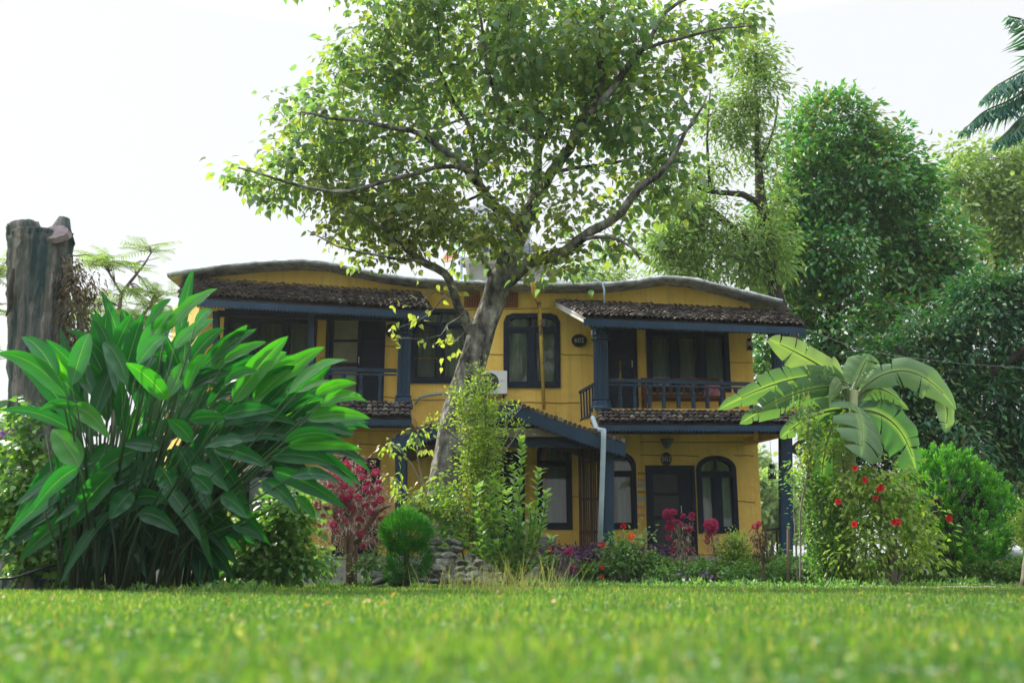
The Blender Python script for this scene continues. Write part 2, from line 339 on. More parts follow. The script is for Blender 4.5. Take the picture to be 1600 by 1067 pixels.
# wavy string lines pressed in the plaster
rs(3); GRM = mat('plaster_line', (.28, .15, .03), None, rough=.9)
def groove(px0, px1, py, slope=0):
    n = max(3, int((px1 - px0) / 12)); pts = []
    for i in range(n + 1):
        px = px0 + (px1 - px0) * i / n; x, z = wp(px, py + slope * i / n + random.uniform(-.8, .8)); pts.append((x, W - .002, z))
    gr = MB(); gr.tube(pts, .011, 5); gr.build('plaster_line', GRM, house)
for a in ((735, 787, 553, 1), (875, 927, 554, 1), (1139, 1174, 566, 1), (643, 905, 624, 6), (600, 619, 540, 2), (600, 619, 620, 2), (1000, 1092, 710, 2), (1146, 1178, 711, 1), (1152, 1180, 783, 1), (894, 906, 776, 0), (640, 700, 560, 1), (700, 860, 485, -3), (1000, 1180, 690, 1), (560, 600, 694, 1), (590, 603, 798, 1), (1089, 1180, 866, 1), (500, 508, 560, 0)): groove(*a)
# roof slab
rf = MB(); n = len(PR); 
v = [(x, 21.45, z) for x, z in PR] + [(x, 21.45, z - .09) for x, z in PR] + [(x, W + 8.4, z) for x, z in PR] + [(x, W + 8.4, z - .09) for x, z in PR]
f = []
for i in range(n - 1): f += [(i, n + i, n + i + 1, i + 1), (i, i + 1, 2 * n + i + 1, 2 * n + i), (n + i, 3 * n + i, 3 * n + i + 1, n + i + 1), (2 * n + i, 2 * n + i + 1, 3 * n + i + 1, 3 * n + i)]
f += [(0, 2 * n, 3 * n, n), (n - 1, 2 * n - 1, 4 * n - 1, 3 * n - 1)]
rf.add(v, f); slab = rf.build('roof', M['slab'], house)
rs(5); lip = MB()   # rough drip edge along the slab
pts = [(x, 21.45, z - .04) for x, z in [(float(a), roofz(a)) for a in np.linspace(PR[0][0], PR[-1][0], 90)]]
lip.tube(pts, .045, 7, lump=.3); lip.build('roof_edge', M['slab'], slab, smooth=True)
# floors and plinth
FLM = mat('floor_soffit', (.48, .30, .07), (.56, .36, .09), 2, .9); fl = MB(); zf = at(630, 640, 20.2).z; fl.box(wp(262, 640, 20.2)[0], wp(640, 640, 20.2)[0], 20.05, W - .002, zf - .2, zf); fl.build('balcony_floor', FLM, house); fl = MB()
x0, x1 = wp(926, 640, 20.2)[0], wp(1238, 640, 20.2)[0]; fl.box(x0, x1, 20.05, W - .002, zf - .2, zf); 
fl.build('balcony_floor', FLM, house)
pl = MB(); pl.box(XL - .3, XR + 1.0, 19.3, W - .002, 0, at(0, 872, W).z); pl.build('plinth', M['concrete'], house)
for px in (560, 590, 985, 1037, 1083, 1130): x, z = wp(px, 672); jo = MB(); jo.box(x - .14, x + .14, 21.7, 21.998, z - .03, z + .1); jo.build('joist_end', M['dark'], house)
# ---- openings
def win(h, nleaf, transom, arch=None, gaps=None, curt=True, fr=.07, name='window', cur=None):
    x0, x1, z0, z1 = h; yb = W + .05; F = MB(); P = MB()
    if arch:
        r, rz, n = arch
        arc = [(x0 + r * (1 - math.cos(a)), z1 - rz * (1 - math.sin(a))) for a in np.linspace(0, math.pi / 2, n)] + [(x1 - r * (1 - math.cos(a)), z1 - rz * (1 - math.sin(a))) for a in np.linspace(math.pi / 2, 0, n)]
        ring = [(x0, z0)] + arc + [(x1, z0)]
    else: ring = [(x0, z0), (x0, z1), (x1, z1), (x1, z0)]
    cx, cz = (x0 + x1) / 2, (z0 + z1) / 2
    inn = [(cx + (x - cx) * (1 - 2 * fr * 1.15 / (x1 - x0)), cz + (z - cz) * (1 - 2 * fr * 1.15 / (z1 - z0))) for x, z in ring]
    out_ = [(cx + (x - cx) * 1.03, cz + (z - cz) * 1.02) for x, z in ring]
    m = len(ring); v = [(x, W - .035, z) for x, z in out_] + [(x, W - .035, z) for x, z in inn] + [(x, W + .12, z) for x, z in out_] + [(x, W + .12, z) for x, z in inn]
    f = []
    for i in range(m):
        j = (i + 1) % m; f += [(i, m + i, m + j, j), (m + i, 3 * m + i, 3 * m + j, m + j), (i, j, 2 * m + j, 2 * m + i)]
    F.add(v, f)
    zt = z1 - (z1 - z0) * transom if transom else z1
    if transom: F.box(x0 + .02, x1 - .02, W - .01, W + .09, zt - fr * .6, zt + fr * .6)
    for k in range(1, nleaf):
        x = x0 + (x1 - x0) * k / nleaf; F.box(x - fr * .95, x + fr * .95, W - .02, W + .1, z0 + .02, zt)
        if transom: F.box(x - fr * .35, x + fr * .35, W - .005, W + .08, zt, z1 - .02)
    for k in range(nleaf):   # sash frames
        a = x0 + (x1 - x0) * k / nleaf + fr; b = x0 + (x1 - x0) * (k + 1) / nleaf - fr; s = .045
        for q in ((a, a + s, z0 + fr, zt - fr * .6), (b - s, b, z0 + fr, zt - fr * .6), (a + s, b - s, z0 + fr, z0 + fr + s * 1.4), (a + s, b - s, zt - fr * .6 - s, zt - fr * .6)): F.box(q[0], q[1], W + .012, W + .07, q[2], q[3])
    fo = F.build(name, M['dark'], house)
    P.add([(x0, yb, z0), (x1, yb, z0), (x1, yb, z1), (x0, yb, z1)], [(0, 1, 2, 3)]); P.build('pane', M['glass'], fo)
    if curt:
        C = MB()
        for (u0, u1) in (cur or [(0, .45), (.55, 1)]):
            a, b = x0 + (x1 - x0) * u0, x0 + (x1 - x0) * u1; nn = int((b - a) / .02); v = []
            ph = random.random() * 6
            for i in range(nn + 1):
                x = a + (b - a) * i / nn; y = W + .17 + .022 * math.sin(i * .85 + ph + math.sin(i * .21)) ; v += [(x, y, z0 + .02), (x, y, z1)]
            C.add(v, [(2 * i, 2 * i + 2, 2 * i + 3, 2 * i + 1) for i in range(nn)])
        C.build('curtain', M['curtain'], fo, smooth=True)
    return fo
rs(7)
win(H['ml_win'], 2, .2, (.2, .24, 3), cur=[(.02, .5), (.5, .98)]); win(H['mc_win'], 2, .2, (.2, .2, 3), cur=[(.05, .42), (.6, .97)])
win(H['ul_win'], 3, .12, cur=[(0, .3), (.36, .66), (.72, 1)]); win(H['ur_win'], 3, .1, cur=[(0, .28), (.42, .6), (.75, 1)])
win(H['lr_a'], 1, .26, (.31, .30, 7), cur=[(.35, .8)]); win(H['lr_b'], 2, .22, (.40, .30, 8), cur=[(.05, .4), (.6, .95)])
win(H['lc_win'], 1, .22, (.2, .2, 4), cur=[(.3, .9)]); win(H['ll_win'], 2, .2)
def door(h, leaf, split=.6, open_=False, label=None):
    x0, x1, z0, z1 = h; F = MB(); fr = .07
    F.box(x0, x0 + fr, W - .03, W + .1, z0, z1); F.box(x1 - fr, x1, W - .03, W + .1, z0, z1); F.box(x0 + fr, x1 - fr, W - .03, W + .1, z1 - fr, z1)
    fo = F.build('door', M['dark'], house, label=label)
    Lf = MB(); a = x0 + fr; b = x0 + fr + (x1 - x0 - 2 * fr) * split; y = W + .02; s = .1
    Lf.box(a, a + s, y, y + .04, z0, z1 - fr); Lf.box(b - s, b, y, y + .04, z0, z1 - fr)
    for z, hh in ((z0, .2), (z0 + (z1 - z0) * .42, .09), (z1 - fr - .12, .12), (z0 + (z1 - z0) * .68, .06)): Lf.box(a + s, b - s, y, y + .04, z, z + hh)
    lo = Lf.build('door_leaf', M['dark'], fo)
    pn = MB(); pn.box(a + s, b - s, y + .015, y + .03, z0 + .2, z1 - fr - .1); pn.build('panel', leaf, fo)
    if split < 1:
        q = MB(); q.box(b + .004, x1 - fr, y + .01, y + .05, z0, z1 - fr)
        for k in range(3):
            zz = z0 + .15 + k * (z1 - z0) * .31; q.box(b + .05, x1 - fr - .05, y - .008, y + .01, zz, zz + (z1 - z0) * .25)
        q.build('side_leaf', M['dark'], fo)
    hd = MB(); hd.tube([(b - .05, y, z0 + 1.0), (b - .05, y - .06, z0 + 1.0), (b - .05, y - .06, z0 + 1.14), (b - .05, y, z0 + 1.14)], .01, 6); hd.build('handle', M['white'], fo)
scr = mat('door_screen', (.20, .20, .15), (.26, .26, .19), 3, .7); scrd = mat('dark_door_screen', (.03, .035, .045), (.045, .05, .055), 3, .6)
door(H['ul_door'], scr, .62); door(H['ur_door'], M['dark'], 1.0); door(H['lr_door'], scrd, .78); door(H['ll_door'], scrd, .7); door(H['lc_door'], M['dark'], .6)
# ---- columns and posts
def column(px, py0, py1, Y, rpx):
    b, t = at(px, py1, Y), at(px, py0, Y); b.z = min(b.z, zf + .02); h = t.z - b.z; r = sz(rpx, Y); c = MB()
    prof_ = [(0, 1.45), (.03, 1.5), (.05, 1.35), (.10, 1.25), (.12, 1.05), (.125, 1.2), (.14, 1.2), (.145, 1.0)]
    c.tube([(b.x, Y, b.z + h * u) for u, _ in prof_], [r * k for _, k in prof_], 24, .06)
    c.tube([(b.x, Y, b.z + h * u) for u in (.145, .5, .80)], [r, r * .97, r * .93], 32, .13)
    cp = [(.80, 1.0), (.805, 1.22), (.82, 1.22), (.825, 1.0), (.84, 1.1), (.86, 1.25), (.92, 1.2), (.94, 1.3), (1.0, 1.35)]
    c.tube([(b.x, Y, b.z + h * u) for u, _ in cp], [r * k for _, k in cp], 24, .08)
    c.build('column', M['navy'], house)
column(630, 497, 628, 20.2, 10.5); column(940, 505, 643, 20.2, 11.5); column(1220, 515, 640, 20.2, 10.5)
def post(pt, pb, Y, wpx, m=None, zb=None):
    a, b = at(*pt, Y), at(*pb, Y); w_ = sz(wpx, Y); p = MB()
    if zb is not None: b.z = zb
    p.bar(b, a, w_, w_, up=(0, 1, 0)); p.build('post', m or M['navy'], house)
zpl = at(0, 872, W).z
post((487, 487), (487, 630), 20.2, 9); post((1227, 668), (1228, 868), 20.2, 17, zb=zpl); post((952, 690), (951, 868), 19.0, 14, zb=zpl)
post((627, 690), (627, 868), 19.0, 17, zb=zpl); post((338, 487), (338, 630), 20.2, 9); post((305, 668), (305, 868), 20.2, 14, zb=zpl)
# ---- railings
bal = None
def rail(px0, py0, px1, py1, bots, xs_, Y=20.25):
    a, b = at(px0, py0, Y), at(px1, py1, Y); r_ = MB(); r_.bar(a, b, .07, .07); r_.bar(a - Vector((0, 0, .09)), b - Vector((0, 0, .09)), .04, .035)
    ro = r_.build('railing', M['navy'], house)
    for px in xs_:
        t = at(px, py0 + (py1 - py0) * (px - px0) / (px1 - px0), Y); h = t.z - .1 - zf; q = MB()
        pr = [(0, .055), (.12, .055), (.13, .038), (.2, .045), (.4, .05), (.55, .04), (.6, .03), (.62, .045), (.68, .045), (.70, .032), (.85, .036), (.88, .05), (1, .05)]
        q.tube([(t.x, Y, zf + h * u) for u, _ in pr], [k * .95 for _, k in pr], 8); q.build('baluster', M['navy'], ro)
rail(950, 594, 1205, 601, 640, [968, 991, 1014, 1036, 1059, 1082, 1104, 1127, 1149, 1172, 1194])
rail(340, 574, 620, 579, 630, [365, 395, 425, 455, 510, 537, 565, 595])
# slanting side railing of the right balcony
r_ = MB(); a, b = at(906, 613, 21.9), at(929, 600, 20.3); r_.bar(a, b, .06, .06); a2, b2 = at(908, 657, 21.9), at(930, 644, 20.3); r_.bar(a2, b2, .05, .05)
ro = r_.build('side_railing', M['navy'], house)
for k in range(5):
    t = k / 5 + .06; q = MB(); q.bar(a2.lerp(b2, t), a.lerp(b, t), .035, .035, up=(1, 0, 0)); q.build('baluster', M['navy'], ro)
# yellow skirt below side rail, brace under right balcony
sk = MB(); p = [at(903, 662, 21.99), at(934, 640, 20.3), at(934, 668, 20.3), at(903, 690, 21.99)]
sk.add([q + Vector((dx, 0, 0)) for dx in (0, .06) for q in p], [(0, 1, 2, 3), (7, 6, 5, 4), (0, 4, 5, 1), (1, 5, 6, 2), (2, 6, 7, 3), (3, 7, 4, 0)]); sk.build('stair_skirt', M['yellow'], house)
br = MB(); br.bar(at(1165, 690, 21.95), at(1222, 676, 20.2), .12, .16); br.build('beam', M['yellow'], house); br = MB(); br.bar(at(1181, 690, 21.95), at(1181, 672, 20.1), .1, .12); br.build('beam', M['yellow'], house)
br = MB(); br.bar(at(1235, 700, 20.2), at(1262, 715, 22.2), .1, .1); br.bar(at(1285, 660, 22.3), at(1240, 700, 22.3), .12, .12); br.build('brace', M['black'], house)
for q0, q1 in (((280, 660), (641, 664)), ((936, 673), (1235, 673)), ((340, 490), (655, 499)), ((930, 507), (1235, 518))): bm_ = MB(); bm_.bar(at(*q0, 20.2), at(*q1, 20.2), .12, .12); bm_.build('beam', M['dark'], house)
# ---- tiled roofs
def tiles(TL, TR, BL, BR, nc, nr, name='tile_roof', rad=None, seed=1):
    rs(seed); TL, TR, BL, BR = map(Vector, (TL, TR, BL, BR)); m = MB()
    nrm = (TR - TL).cross(BL - TL).normalized()
    if nrm.z < 0: nrm = -nrm
    P = lambda u, v: TL.lerp(TR, u).lerp(BL.lerp(BR, u), v)
    base = [P(0, 0), P(1, 0), P(1, 1), P(0, 1)]; m.add([p - nrm * .02 for p in base] + [p - nrm * .06 for p in base], [(0, 1, 2, 3), (7, 6, 5, 4), (0, 4, 5, 1), (1, 5, 6, 2), (2, 6, 7, 3), (3, 7, 4, 0)], .0)
    for i in range(nc):
        for j in range(nr):
            u = (i + .5 + random.uniform(-.12, .12)) / nc; a = P(u, max(0, (j - .25)) / nr); b = P(u + random.uniform(-.1, .1) / nc, (j + 1 + random.uniform(-.12, .15)) / nr)
            x = (P(min(1, u + .01), 1) - P(u, 1)).normalized(); w_ = (TR - TL).length / nc * .5 * random.uniform(.95, 1.15); v = []
            for q, lift, k in ((a, -.005, .85), (b, random.uniform(.02, .045), 1.0)):
                for t in range(6): an = math.pi * t / 5; v.append(q + x * math.cos(an) * w_ * k + nrm * (math.sin(an) * w_ * .8 * k + lift))
            n0 = len(v); v += [v[6 + t] - nrm * .018 for t in range(6)]
            m.add(v, [(t, t + 1, t + 7, t + 6) for t in range(5)] + [(6 + t, 7 + t, 13 + t, 12 + t) for t in range(5)])
    return m.build(name, M['tile'], house)
def fascia(a, b, h, parent, teeth=.07, th=.03, m=None):
    a, b = Vector(a), Vector(b); n = int((b - a).length / teeth); d = (b - a) / n; f_ = MB(); up = Vector((0, 0, 1)); y = Vector((0, -1, 0))
    v = []; F = []
    for i in range(n):
        p = a + d * i; pts = [p, p + d, p + d - up * (h - .03), p + d * .5 - up * h - up * .02, p - up * (h - .03)]
        k = len(v); v += pts + [q - y * th for q in pts]; F += [tuple(k + t for t in range(5)), tuple(k + 9 - t for t in range(5)), (k + 2, k + 7, k + 8, k + 3), (k + 3, k + 8, k + 9, k + 4), (k, k + 5, k + 6, k + 1)]
    f_.add(v, F); return f_.build('fascia', m or M['navy'], parent)
t1 = tiles(at(286, 436, 21.96), at(656, 458, 21.96), at(278, 461, 19.6), at(676, 485, 19.6), 44, 13, seed=11)
fascia(at(280, 466, 19.58), at(672, 488, 19.58), .15, t1)
t2 = tiles(at(866, 470, 21.96), at(1227, 487, 21.96), at(912, 494, 19.6), at(1262, 510, 19.6), 42, 13, seed=12)
fascia(at(912, 498, 19.58), at(1258, 512, 19.58), .15, t2)
vb = MB(); p = [at(866, 471, 21.9), at(912, 496, 19.6), at(914, 505, 19.62), at(868, 480, 21.9)]; vb.add([q + Vector((dx, 0, 0)) for dx in (-.0, .04) for q in p], [(0, 1, 2, 3), (7, 6, 5, 4), (0, 4, 5, 1), (1, 5, 6, 2), (2, 6, 7, 3), (3, 7, 4, 0)]); vb.build('verge_board', M['white'], t2)
t3 = tiles(at(262, 622, 20.12), at(641, 629, 20.12), at(262, 648, 19.35), at(643, 652, 19.35), 44, 4, seed=13)
fascia(at(262, 652, 19.33), at(643, 656, 19.33), .12, t3)
t4 = tiles(at(933, 640, 20.12), at(1246, 643, 20.12), at(936, 660, 19.35), at(1250, 662, 19.35), 38, 4, seed=14)
fascia(at(936, 664, 19.33), at(1249, 665, 19.33), .12, t4)
# ---- gabled entrance porch
Yg = 18.6
R_ = [(801, 631), (850, 650), (909, 671), (949, 684), (977, 693)]; L_ = [(801, 631), (763, 643), (699, 660), (612, 686)]
for side, nm in ((R_, 1), (L_, 0)):
    rp = MB(); P0 = [at(a, b, Yg) for a, b in side]
    for i in range(len(P0) - 1):
        a, b = P0[i], P0[i + 1]; D = Vector((0, 0, -.06)); v = [a, b, b + Vector((0, W - .01 - Yg, 0)), a + Vector((0, W - .01 - Yg, 0))]; rp.add(v + [q + D for q in v], [(0, 1, 2, 3), (7, 6, 5, 4), (0, 4, 5, 1)])
    po = rp.build('porch_roof', M['tile'], house)
    for i in range(len(P0) - 1): 
        a, b = (P0[i], P0[i + 1]) if nm else (P0[i + 1], P0[i]); o_ = Vector((0, -.03, -.01)); fascia(a + o_, b + o_, .25, po, m=M['navy'])
    tl = MB(); rs(15 + nm)
    for i in range(len(P0) - 1):
        a, b = P0[i], P0[i + 1]; k = max(2, int((b - a).length / .085))
        for j in range(k):
            p = a.lerp(b, (j + .5) / k); 
            for r in range(9): y = Yg + r * .37 + random.uniform(-.03, .03); tl.tube([p + Vector((0, y - Yg - .02, .03 + random.uniform(0, .02))), p + Vector((0, y - Yg + .38, .02))], [.045, .040], 8)
    tl.build('roof_tile_courses', M['tile'], po)
gi = MB(); P0 = [at(x_, y_, Yg + .25) for x_, y_ in L_[::-1][:-1] + R_]; gz = at(0, 672, Yg + .25).z; gi.prism([(p.x, p.z - .05) for p in P0] + [(P0[-1].x, min(gz, P0[-1].z - .1)), (P0[0].x, min(gz, P0[0].z - .1))], Yg + .25, Yg + .29); gi.build('gable_shade_panel', M['dark'], house)  # dark panel added to stand for the shade deep inside the porch
bm2 = MB(); bm2.bar(at(640, 676, 18.75), at(940, 676, 18.75), .1, .16); bm2.build('tie_beam', mat('dim_tan_wood', (.13, .11, .07), (.18, .15, .10), 3), house)
# bamboo screen beside the entrance
bs = MB(); rs(21)
x0, x1 = wp(904, 780, 20.4)[0], wp(944, 780, 20.4)[0]; zt = wp(0, 697, 20.4)[1]; k = 14
for i in range(k):
    x = x0 + (x1 - x0) * (i + .5) / k; bs.tube([(x, 20.4 + random.uniform(-.01, .01), zpl), (x + random.uniform(-.01, .01), 20.4, zt)], (x1 - x0) / k * .5, 6)
for z in (zpl + .5, zpl + 1.15, zpl + 1.9): bs.bar((x0, 20.35, z), (x1, 20.35, z), .03, .05)
bs.build('bamboo_screen', M['bamboo'], house)
# ---- vents, pipes
for px in (738, 797):
    v_ = MB(); c = at(px, 468, W - .03); s = .17
    for k in range(7): t = -s + 2 * s * k / 6; v_.box(c.x + t - .012, c.x + t + .012, W - .05, W - .01, c.z - s, c.z + s); v_.box(c.x - s, c.x + s, W - .047, W - .013, c.z + t - .012, c.z + t + .012)
    v_.build('vent_grille', M['brick'], house)
pp = MB(); pp.tube([at(822, 438, 21.3), at(831, 434, 21.3), at(833, 440, 21.3), at(835, 462, 21.4), at(838, 468, 21.6), at(842, 474, 21.8), at(845, 520, 21.85), at(850, 640, 21.85)], [.055, .06, .06, .06, .045, .05, .045, .038], 10)
pp.build('drain_pipe', M['ypipe'], house, True)
pp = MB(); pp.tube([at(926, 652, 19.2), at(932, 671, 18.9), at(943, 673, 18.5), at(943, 690, 18.5), at(940, 780, 18.5), at(937, 868, 18.5)], [.045, .05, .058, .05, .05, .05], 10); pp.build('drain_pipe', M['pipe'], house, True)
pp = MB(); pp.tube([at(872, 425, 21.6), at(900, 430, 21.5), at(930, 437, 21.4), at(941, 443, 21.3), at(944, 452, 21.3), at(944, 474, 21.3)], .025, 8); pp.build('cable_pipe', M['pipe'], house, True)
pp = MB(); pp.tube([at(648, 632, 21.9), at(656, 621, 21.9), at(672, 617, 21.9), at(705, 614, 21.9), at(745, 612, 21.9)], .03, 8); pp.build('cable_pipe', M['pipe'], house, True)
# painted folk marks beside the lower door
fm = MB()
for k, (py, m_) in enumerate(((740, 0), (748, 0), (769, 0), (757, 0), (778, 0), (792, 0), (803, 0))): 
    if k in (0, 2):
        for q in range(3): c = at(998 + q * 4, py, W - .003); fm.prism([(c.x - .018, c.z + .03), (c.x + .015, c.z + .03), (c.x + .02, c.z - .005), (c.x - .0, c.z - .035), (c.x + .002, c.z - .005), (c.x - .018, c.z + .005)], W - .006, W - .001)
fm.build('painted_marks', M['black'], house)
fm = MB()
for py in (750, 792, 805):
    for q in range(3): c = at(998 + q * 4, py, W); fm.prism([(c.x - .012, c.z + .035), (c.x + .02, c.z + .03), (c.x + .01, c.z - .035), (c.x - .02, c.z - .03)], W - .006, W - .001)
fm.build('painted_marks', mat('pink_paint', (.45, .22, .28), None), house)
fm = MB()
for py in (758, 779): c = at(1002, py, W); fm.box(c.x - .09, c.x + .08, W - .006, W - .001, c.z - .05, c.z + .045)
fm.build('painted_marks', mat('pale_blue_paint', (.42, .50, .50), (.30, .35, .33), 30, .8), house)
# ---- number plaques
def plaque(px, py, txt, label, rx=12, rz=10, Y=W - .04):
    c = at(px, py, Y); s = thing('number_plaque', c, label, 'sign'); d = MB(); rx, rz = sz(rx, Y), sz(rz, Y)
    d.prism([(c.x + rx * math.cos(a), c.z + rz * math.sin(a)) for a in np.linspace(0, 2 * math.pi, 17)[:-1]], Y, Y + .038); d.build('board', M['black'], s)
    d = MB(); d.tube([(c.x + rx * .96 * math.cos(a), Y - .004, c.z + rz * .96 * math.sin(a)) for a in np.linspace(0, 2 * math.pi, 25)], .012, 6); d.build('rim', M['brown'], s, True)
    cu = bpy.data.curves.new('number', 'FONT'); cu.body = txt; cu.size = .15; cu.align_x = 'CENTER'; cu.align_y = 'CENTER'; cu.extrude = .004; cu.materials.append(M['numeral'])
    t_ = bpy.data.objects.new('number', cu); me_ = bpy.data.meshes.new_from_object(t_); bpy.data.objects.remove(t_); me_.materials.clear(); me_.materials.append(M['numeral'])
    o_ = bpy.data.objects.new('number', me_); sc.collection.objects.link(o_); o_.parent = s; o_.location = (0, -.008, 0); o_.rotation_euler = (R(90), 0, 0)
M['numeral'] = mat('numeral_paint', (.42, .46, .40), None)
plaque(905, 532, '602', 'oval dark number plaque reading 602 on the upper wall')
plaque(613, 516, '601', 'round dark number plaque reading 601 beside the upper left column', 10, 11)
plaque(1041, 717, '502', 'round dark number plaque reading 502 above the lower right door', 8, 10)
plaque(541, 706, '501', 'round dark number plaque reading 501 above the lower left door', 8, 9)
# basket lamp above lower right door
c = at(1042, 690, W - .16); lp = thing('wall_lamp', c, 'dark ribbed half bowl wall lamp above plaque 502', 'lamp'); q = MB()
q.tube([(c.x, c.y, c.z + z) for z in (-.13, -.10, -.05, 0, .04, .06)], [.05, .07, .10, .12, .14, .15], 16, cap=False); q.tube([(c.x, c.y, c.z - .13), (c.x, W, c.z - .13)], .02, 6); q.build('shade', mat('lamp_shade', (.10, .11, .11), (.16, .17, .17), 20, .7, stretch=(1, 1, 8)), lp, True)
q = MB(); [q.tube([(c.x + (r_ + .004) * math.cos(a), c.y + (r_ + .004) * math.sin(a), c.z + z) for a in np.linspace(0, 2 * math.pi, 17)], .006, 5) for z, r_ in ((-.05, .10), (0, .12), (.045, .14))]; q.build('rib', M['black'], lp)
# lanterns
def lantern(px, py, Y, label, s=1.0, top=None):
    c = at(px, py, Y); l_ = thing('lantern', c, label, 'lantern', 'black hurricane lanterns hung on the verandas')
    def tb(zs_, rs_, nm, m_, n=12): q = MB(); q.tube([(c.x, c.y, c.z + z * s) for z in zs_], [r_ * s for r_ in rs_], n); q.build(nm, m_, l_, True)
    tb((-.17, -.165, -.10, -.09, -.07), (.085, .09, .085, .05, .045), 'base', M['black']); tb((.07, .09, .11, .15, .155), (.04, .07, .05, .045, .02), 'cap', M['black'])
    tb((-.07, -.02, .03, .07), (.04, .06, .055, .035), 'globe', M['glass'])
    q = MB()
    for sx in (-1, 1): q.tube([(c.x + sx * .075 * s, c.y, c.z - .12 * s), (c.x + sx * .08 * s, c.y, c.z), (c.x + sx * .05 * s, c.y, c.z + .11 * s)], .008 * s, 6)
    q.tube([(c.x - .07 * s, c.y, c.z + .08 * s), (c.x - .04 * s, c.y, c.z + .2 * s), (c.x, c.y, c.z + .23 * s), (c.x + .04 * s, c.y, c.z + .2 * s), (c.x + .07 * s, c.y, c.z + .08 * s)], .004, 5)
    q.build('frame', M['black'], l_)
    if top: q = MB(); t = at(px, top, Y); q.tube([(c.x, c.y, c.z + .23 * s), (c.x, c.y, t.z)], .004, 5); q.build('hook_wire', M['black'], l_)
lantern(1206, 736, 20.1, 'black hurricane lantern hanging against the sky at the lower right veranda', .92, 676)
lantern(1171, 537, 21.6, 'small black lantern hanging by the upper balcony wall end', .85, 515)
# ---- bench and cushion on the balcony
x0, x1 = wp(1003, 620, 21.5)[0], wp(1128, 620, 21.5)[0]
bn = thing('bench', ((x0 + x1) / 2, 21.4, zf), 'brown wooden bench behind the upper right balcony railing', 'bench')
q = MB(); q.box(x0, x1, 21.12, 21.55, zf + .40, zf + .45); q.build('seat', M['brown'], bn)
q = MB(); q.box(x0, x1, 21.6, 21.64, zf + .85, zf + .93); q.box(x0, x1, 21.6, 21.64, zf + .52, zf + .58)
for k in range(12): x = x0 + (x1 - x0) * (k + .5) / 12; q.box(x - .03, x + .03, 21.605, 21.635, zf + .58, zf + .85)
q.build('backrest', M['brown'], bn)
for x in (x0 + .03, x1 - .03):
    for y in (21.16, 21.58): q = MB(); q.box(x - .03, x + .03, y - .03, y + .03, zf, zf + (.93 if y > 21.3 else .66)); q.build('leg', M['brown'], bn)
    q = MB(); q.box(x - .035, x + .035, 21.1, 21.55, zf + .66, zf + .70); q.build('armrest', M['brown'], bn)
c = at(1115, 617, 21.35); bm3 = bmesh.new(); bmesh.ops.create_cube(bm3, size=1); bmesh.ops.subdivide_edges(bm3, edges=bm3.edges, cuts=5, use_grid_fill=True)
for v in bm3.verts:
    r2 = (1 - (2 * v.co.x) ** 4) * (1 - (2 * v.co.z) ** 4); v.co.y *= .2 + .8 * max(0, r2)
me = bpy.data.meshes.new('cushion'); bm3.to_mesh(me); bm3.free(); cu = bpy.data.objects.new('cushion', me); sc.collection.objects.link(cu)
for p_ in me.polygons: p_.use_smooth = True
cu.scale = (.36, .14, .36); cu.location = (c.x, 21.47, zf + .63); cu.rotation_euler = (R(-15), R(14), 0); me.materials.append(mat('pink_cushion', (.50, .22, .24), (.30, .08, .20), 4, .9, contrast=(.5, .6)))
tag(cu, 'pink patterned cushion leaning on the balcony bench', 'cushion')
# wind chime on upper right door
c = at(969, 570, W - .06); wc = thing('wind_chime', c, 'small brass wind chime hanging on the upper right door', 'wind chime'); q = MB()
q.tube([c + Vector((-.13, 0, .03)), c + Vector((.13, 0, .03))], .007, 6); q.build('crossbar', M['brown'], wc)
q = MB(); q.tube([c + Vector((0, 0, .1)), c + Vector((0, 0, -.35))], .004, 5); q.tube([c + Vector((0, 0, -.15)), c + Vector((0, 0, -.25)), c + Vector((0, 0, -.31)), c + Vector((0, 0, -.36))], [.015, .03, .05, .06], 10); q.build('bell', mat('brass', (.55, .42, .08), None, rough=.3, metal=.8), wc)
# ---- air conditioners
def aircon(px, py, Y, wpx, hpx, label, bracket=True):
    c = at(px, py, Y); w_, h_ = sz(wpx, Y) / 2, sz(hpx, Y) / 2; a = thing('air_conditioner', c, label, 'air conditioner'); q = MB()
    q.box(c.x - w_, c.x + w_, Y, Y + .3, c.z - h_, c.z + h_); q.build('casing', M['white'], a)
    fx = c.x - w_ * .3; r_ = h_ * .8; q = MB(); q.tube([(fx, Y - .004, c.z), (fx, Y - .012, c.z)], [r_, r_], 28); q.build('fan_opening', M['black'], a)
    q = MB()
    for k in range(1, 7): q.tube([(fx + r_ * k / 6 * math.cos(t), Y - .022, c.z + r_ * k / 6 * math.sin(t)) for t in np.linspace(0, 2 * math.pi, 25)], .004, 5)
    for k in range(12): t = k * math.pi / 6; q.tube([(fx, Y - .022, c.z), (fx + r_ * math.cos(t), Y - .022, c.z + r_ * math.sin(t))], .003, 5)
    q.tube([(fx, Y - .03, c.z), (fx, Y - .012, c.z)], r_ * .16, 12); q.build('grille', mat('grille_grey', (.16, .18, .19), None), a)
    if bracket:
        for sx in (-.6, .75): q = MB(); x = c.x + w_ * sx; q.bar((x, Y, c.z - h_ - .02), (x, W, c.z - h_ - .02), .04, .04); q.bar((x, Y + .08, c.z - h_ - .04), (x, W, c.z - h_ - .35), .03, .03); q.build('bracket', M['black'], a)
aircon(771, 597, W - .42, 42, 36, 'white air conditioner unit fixed under the middle upper windows behind the trunk')
aircon(866, 426, 23.2, 30, 24, 'weathered white air conditioner unit standing on the roof', False)
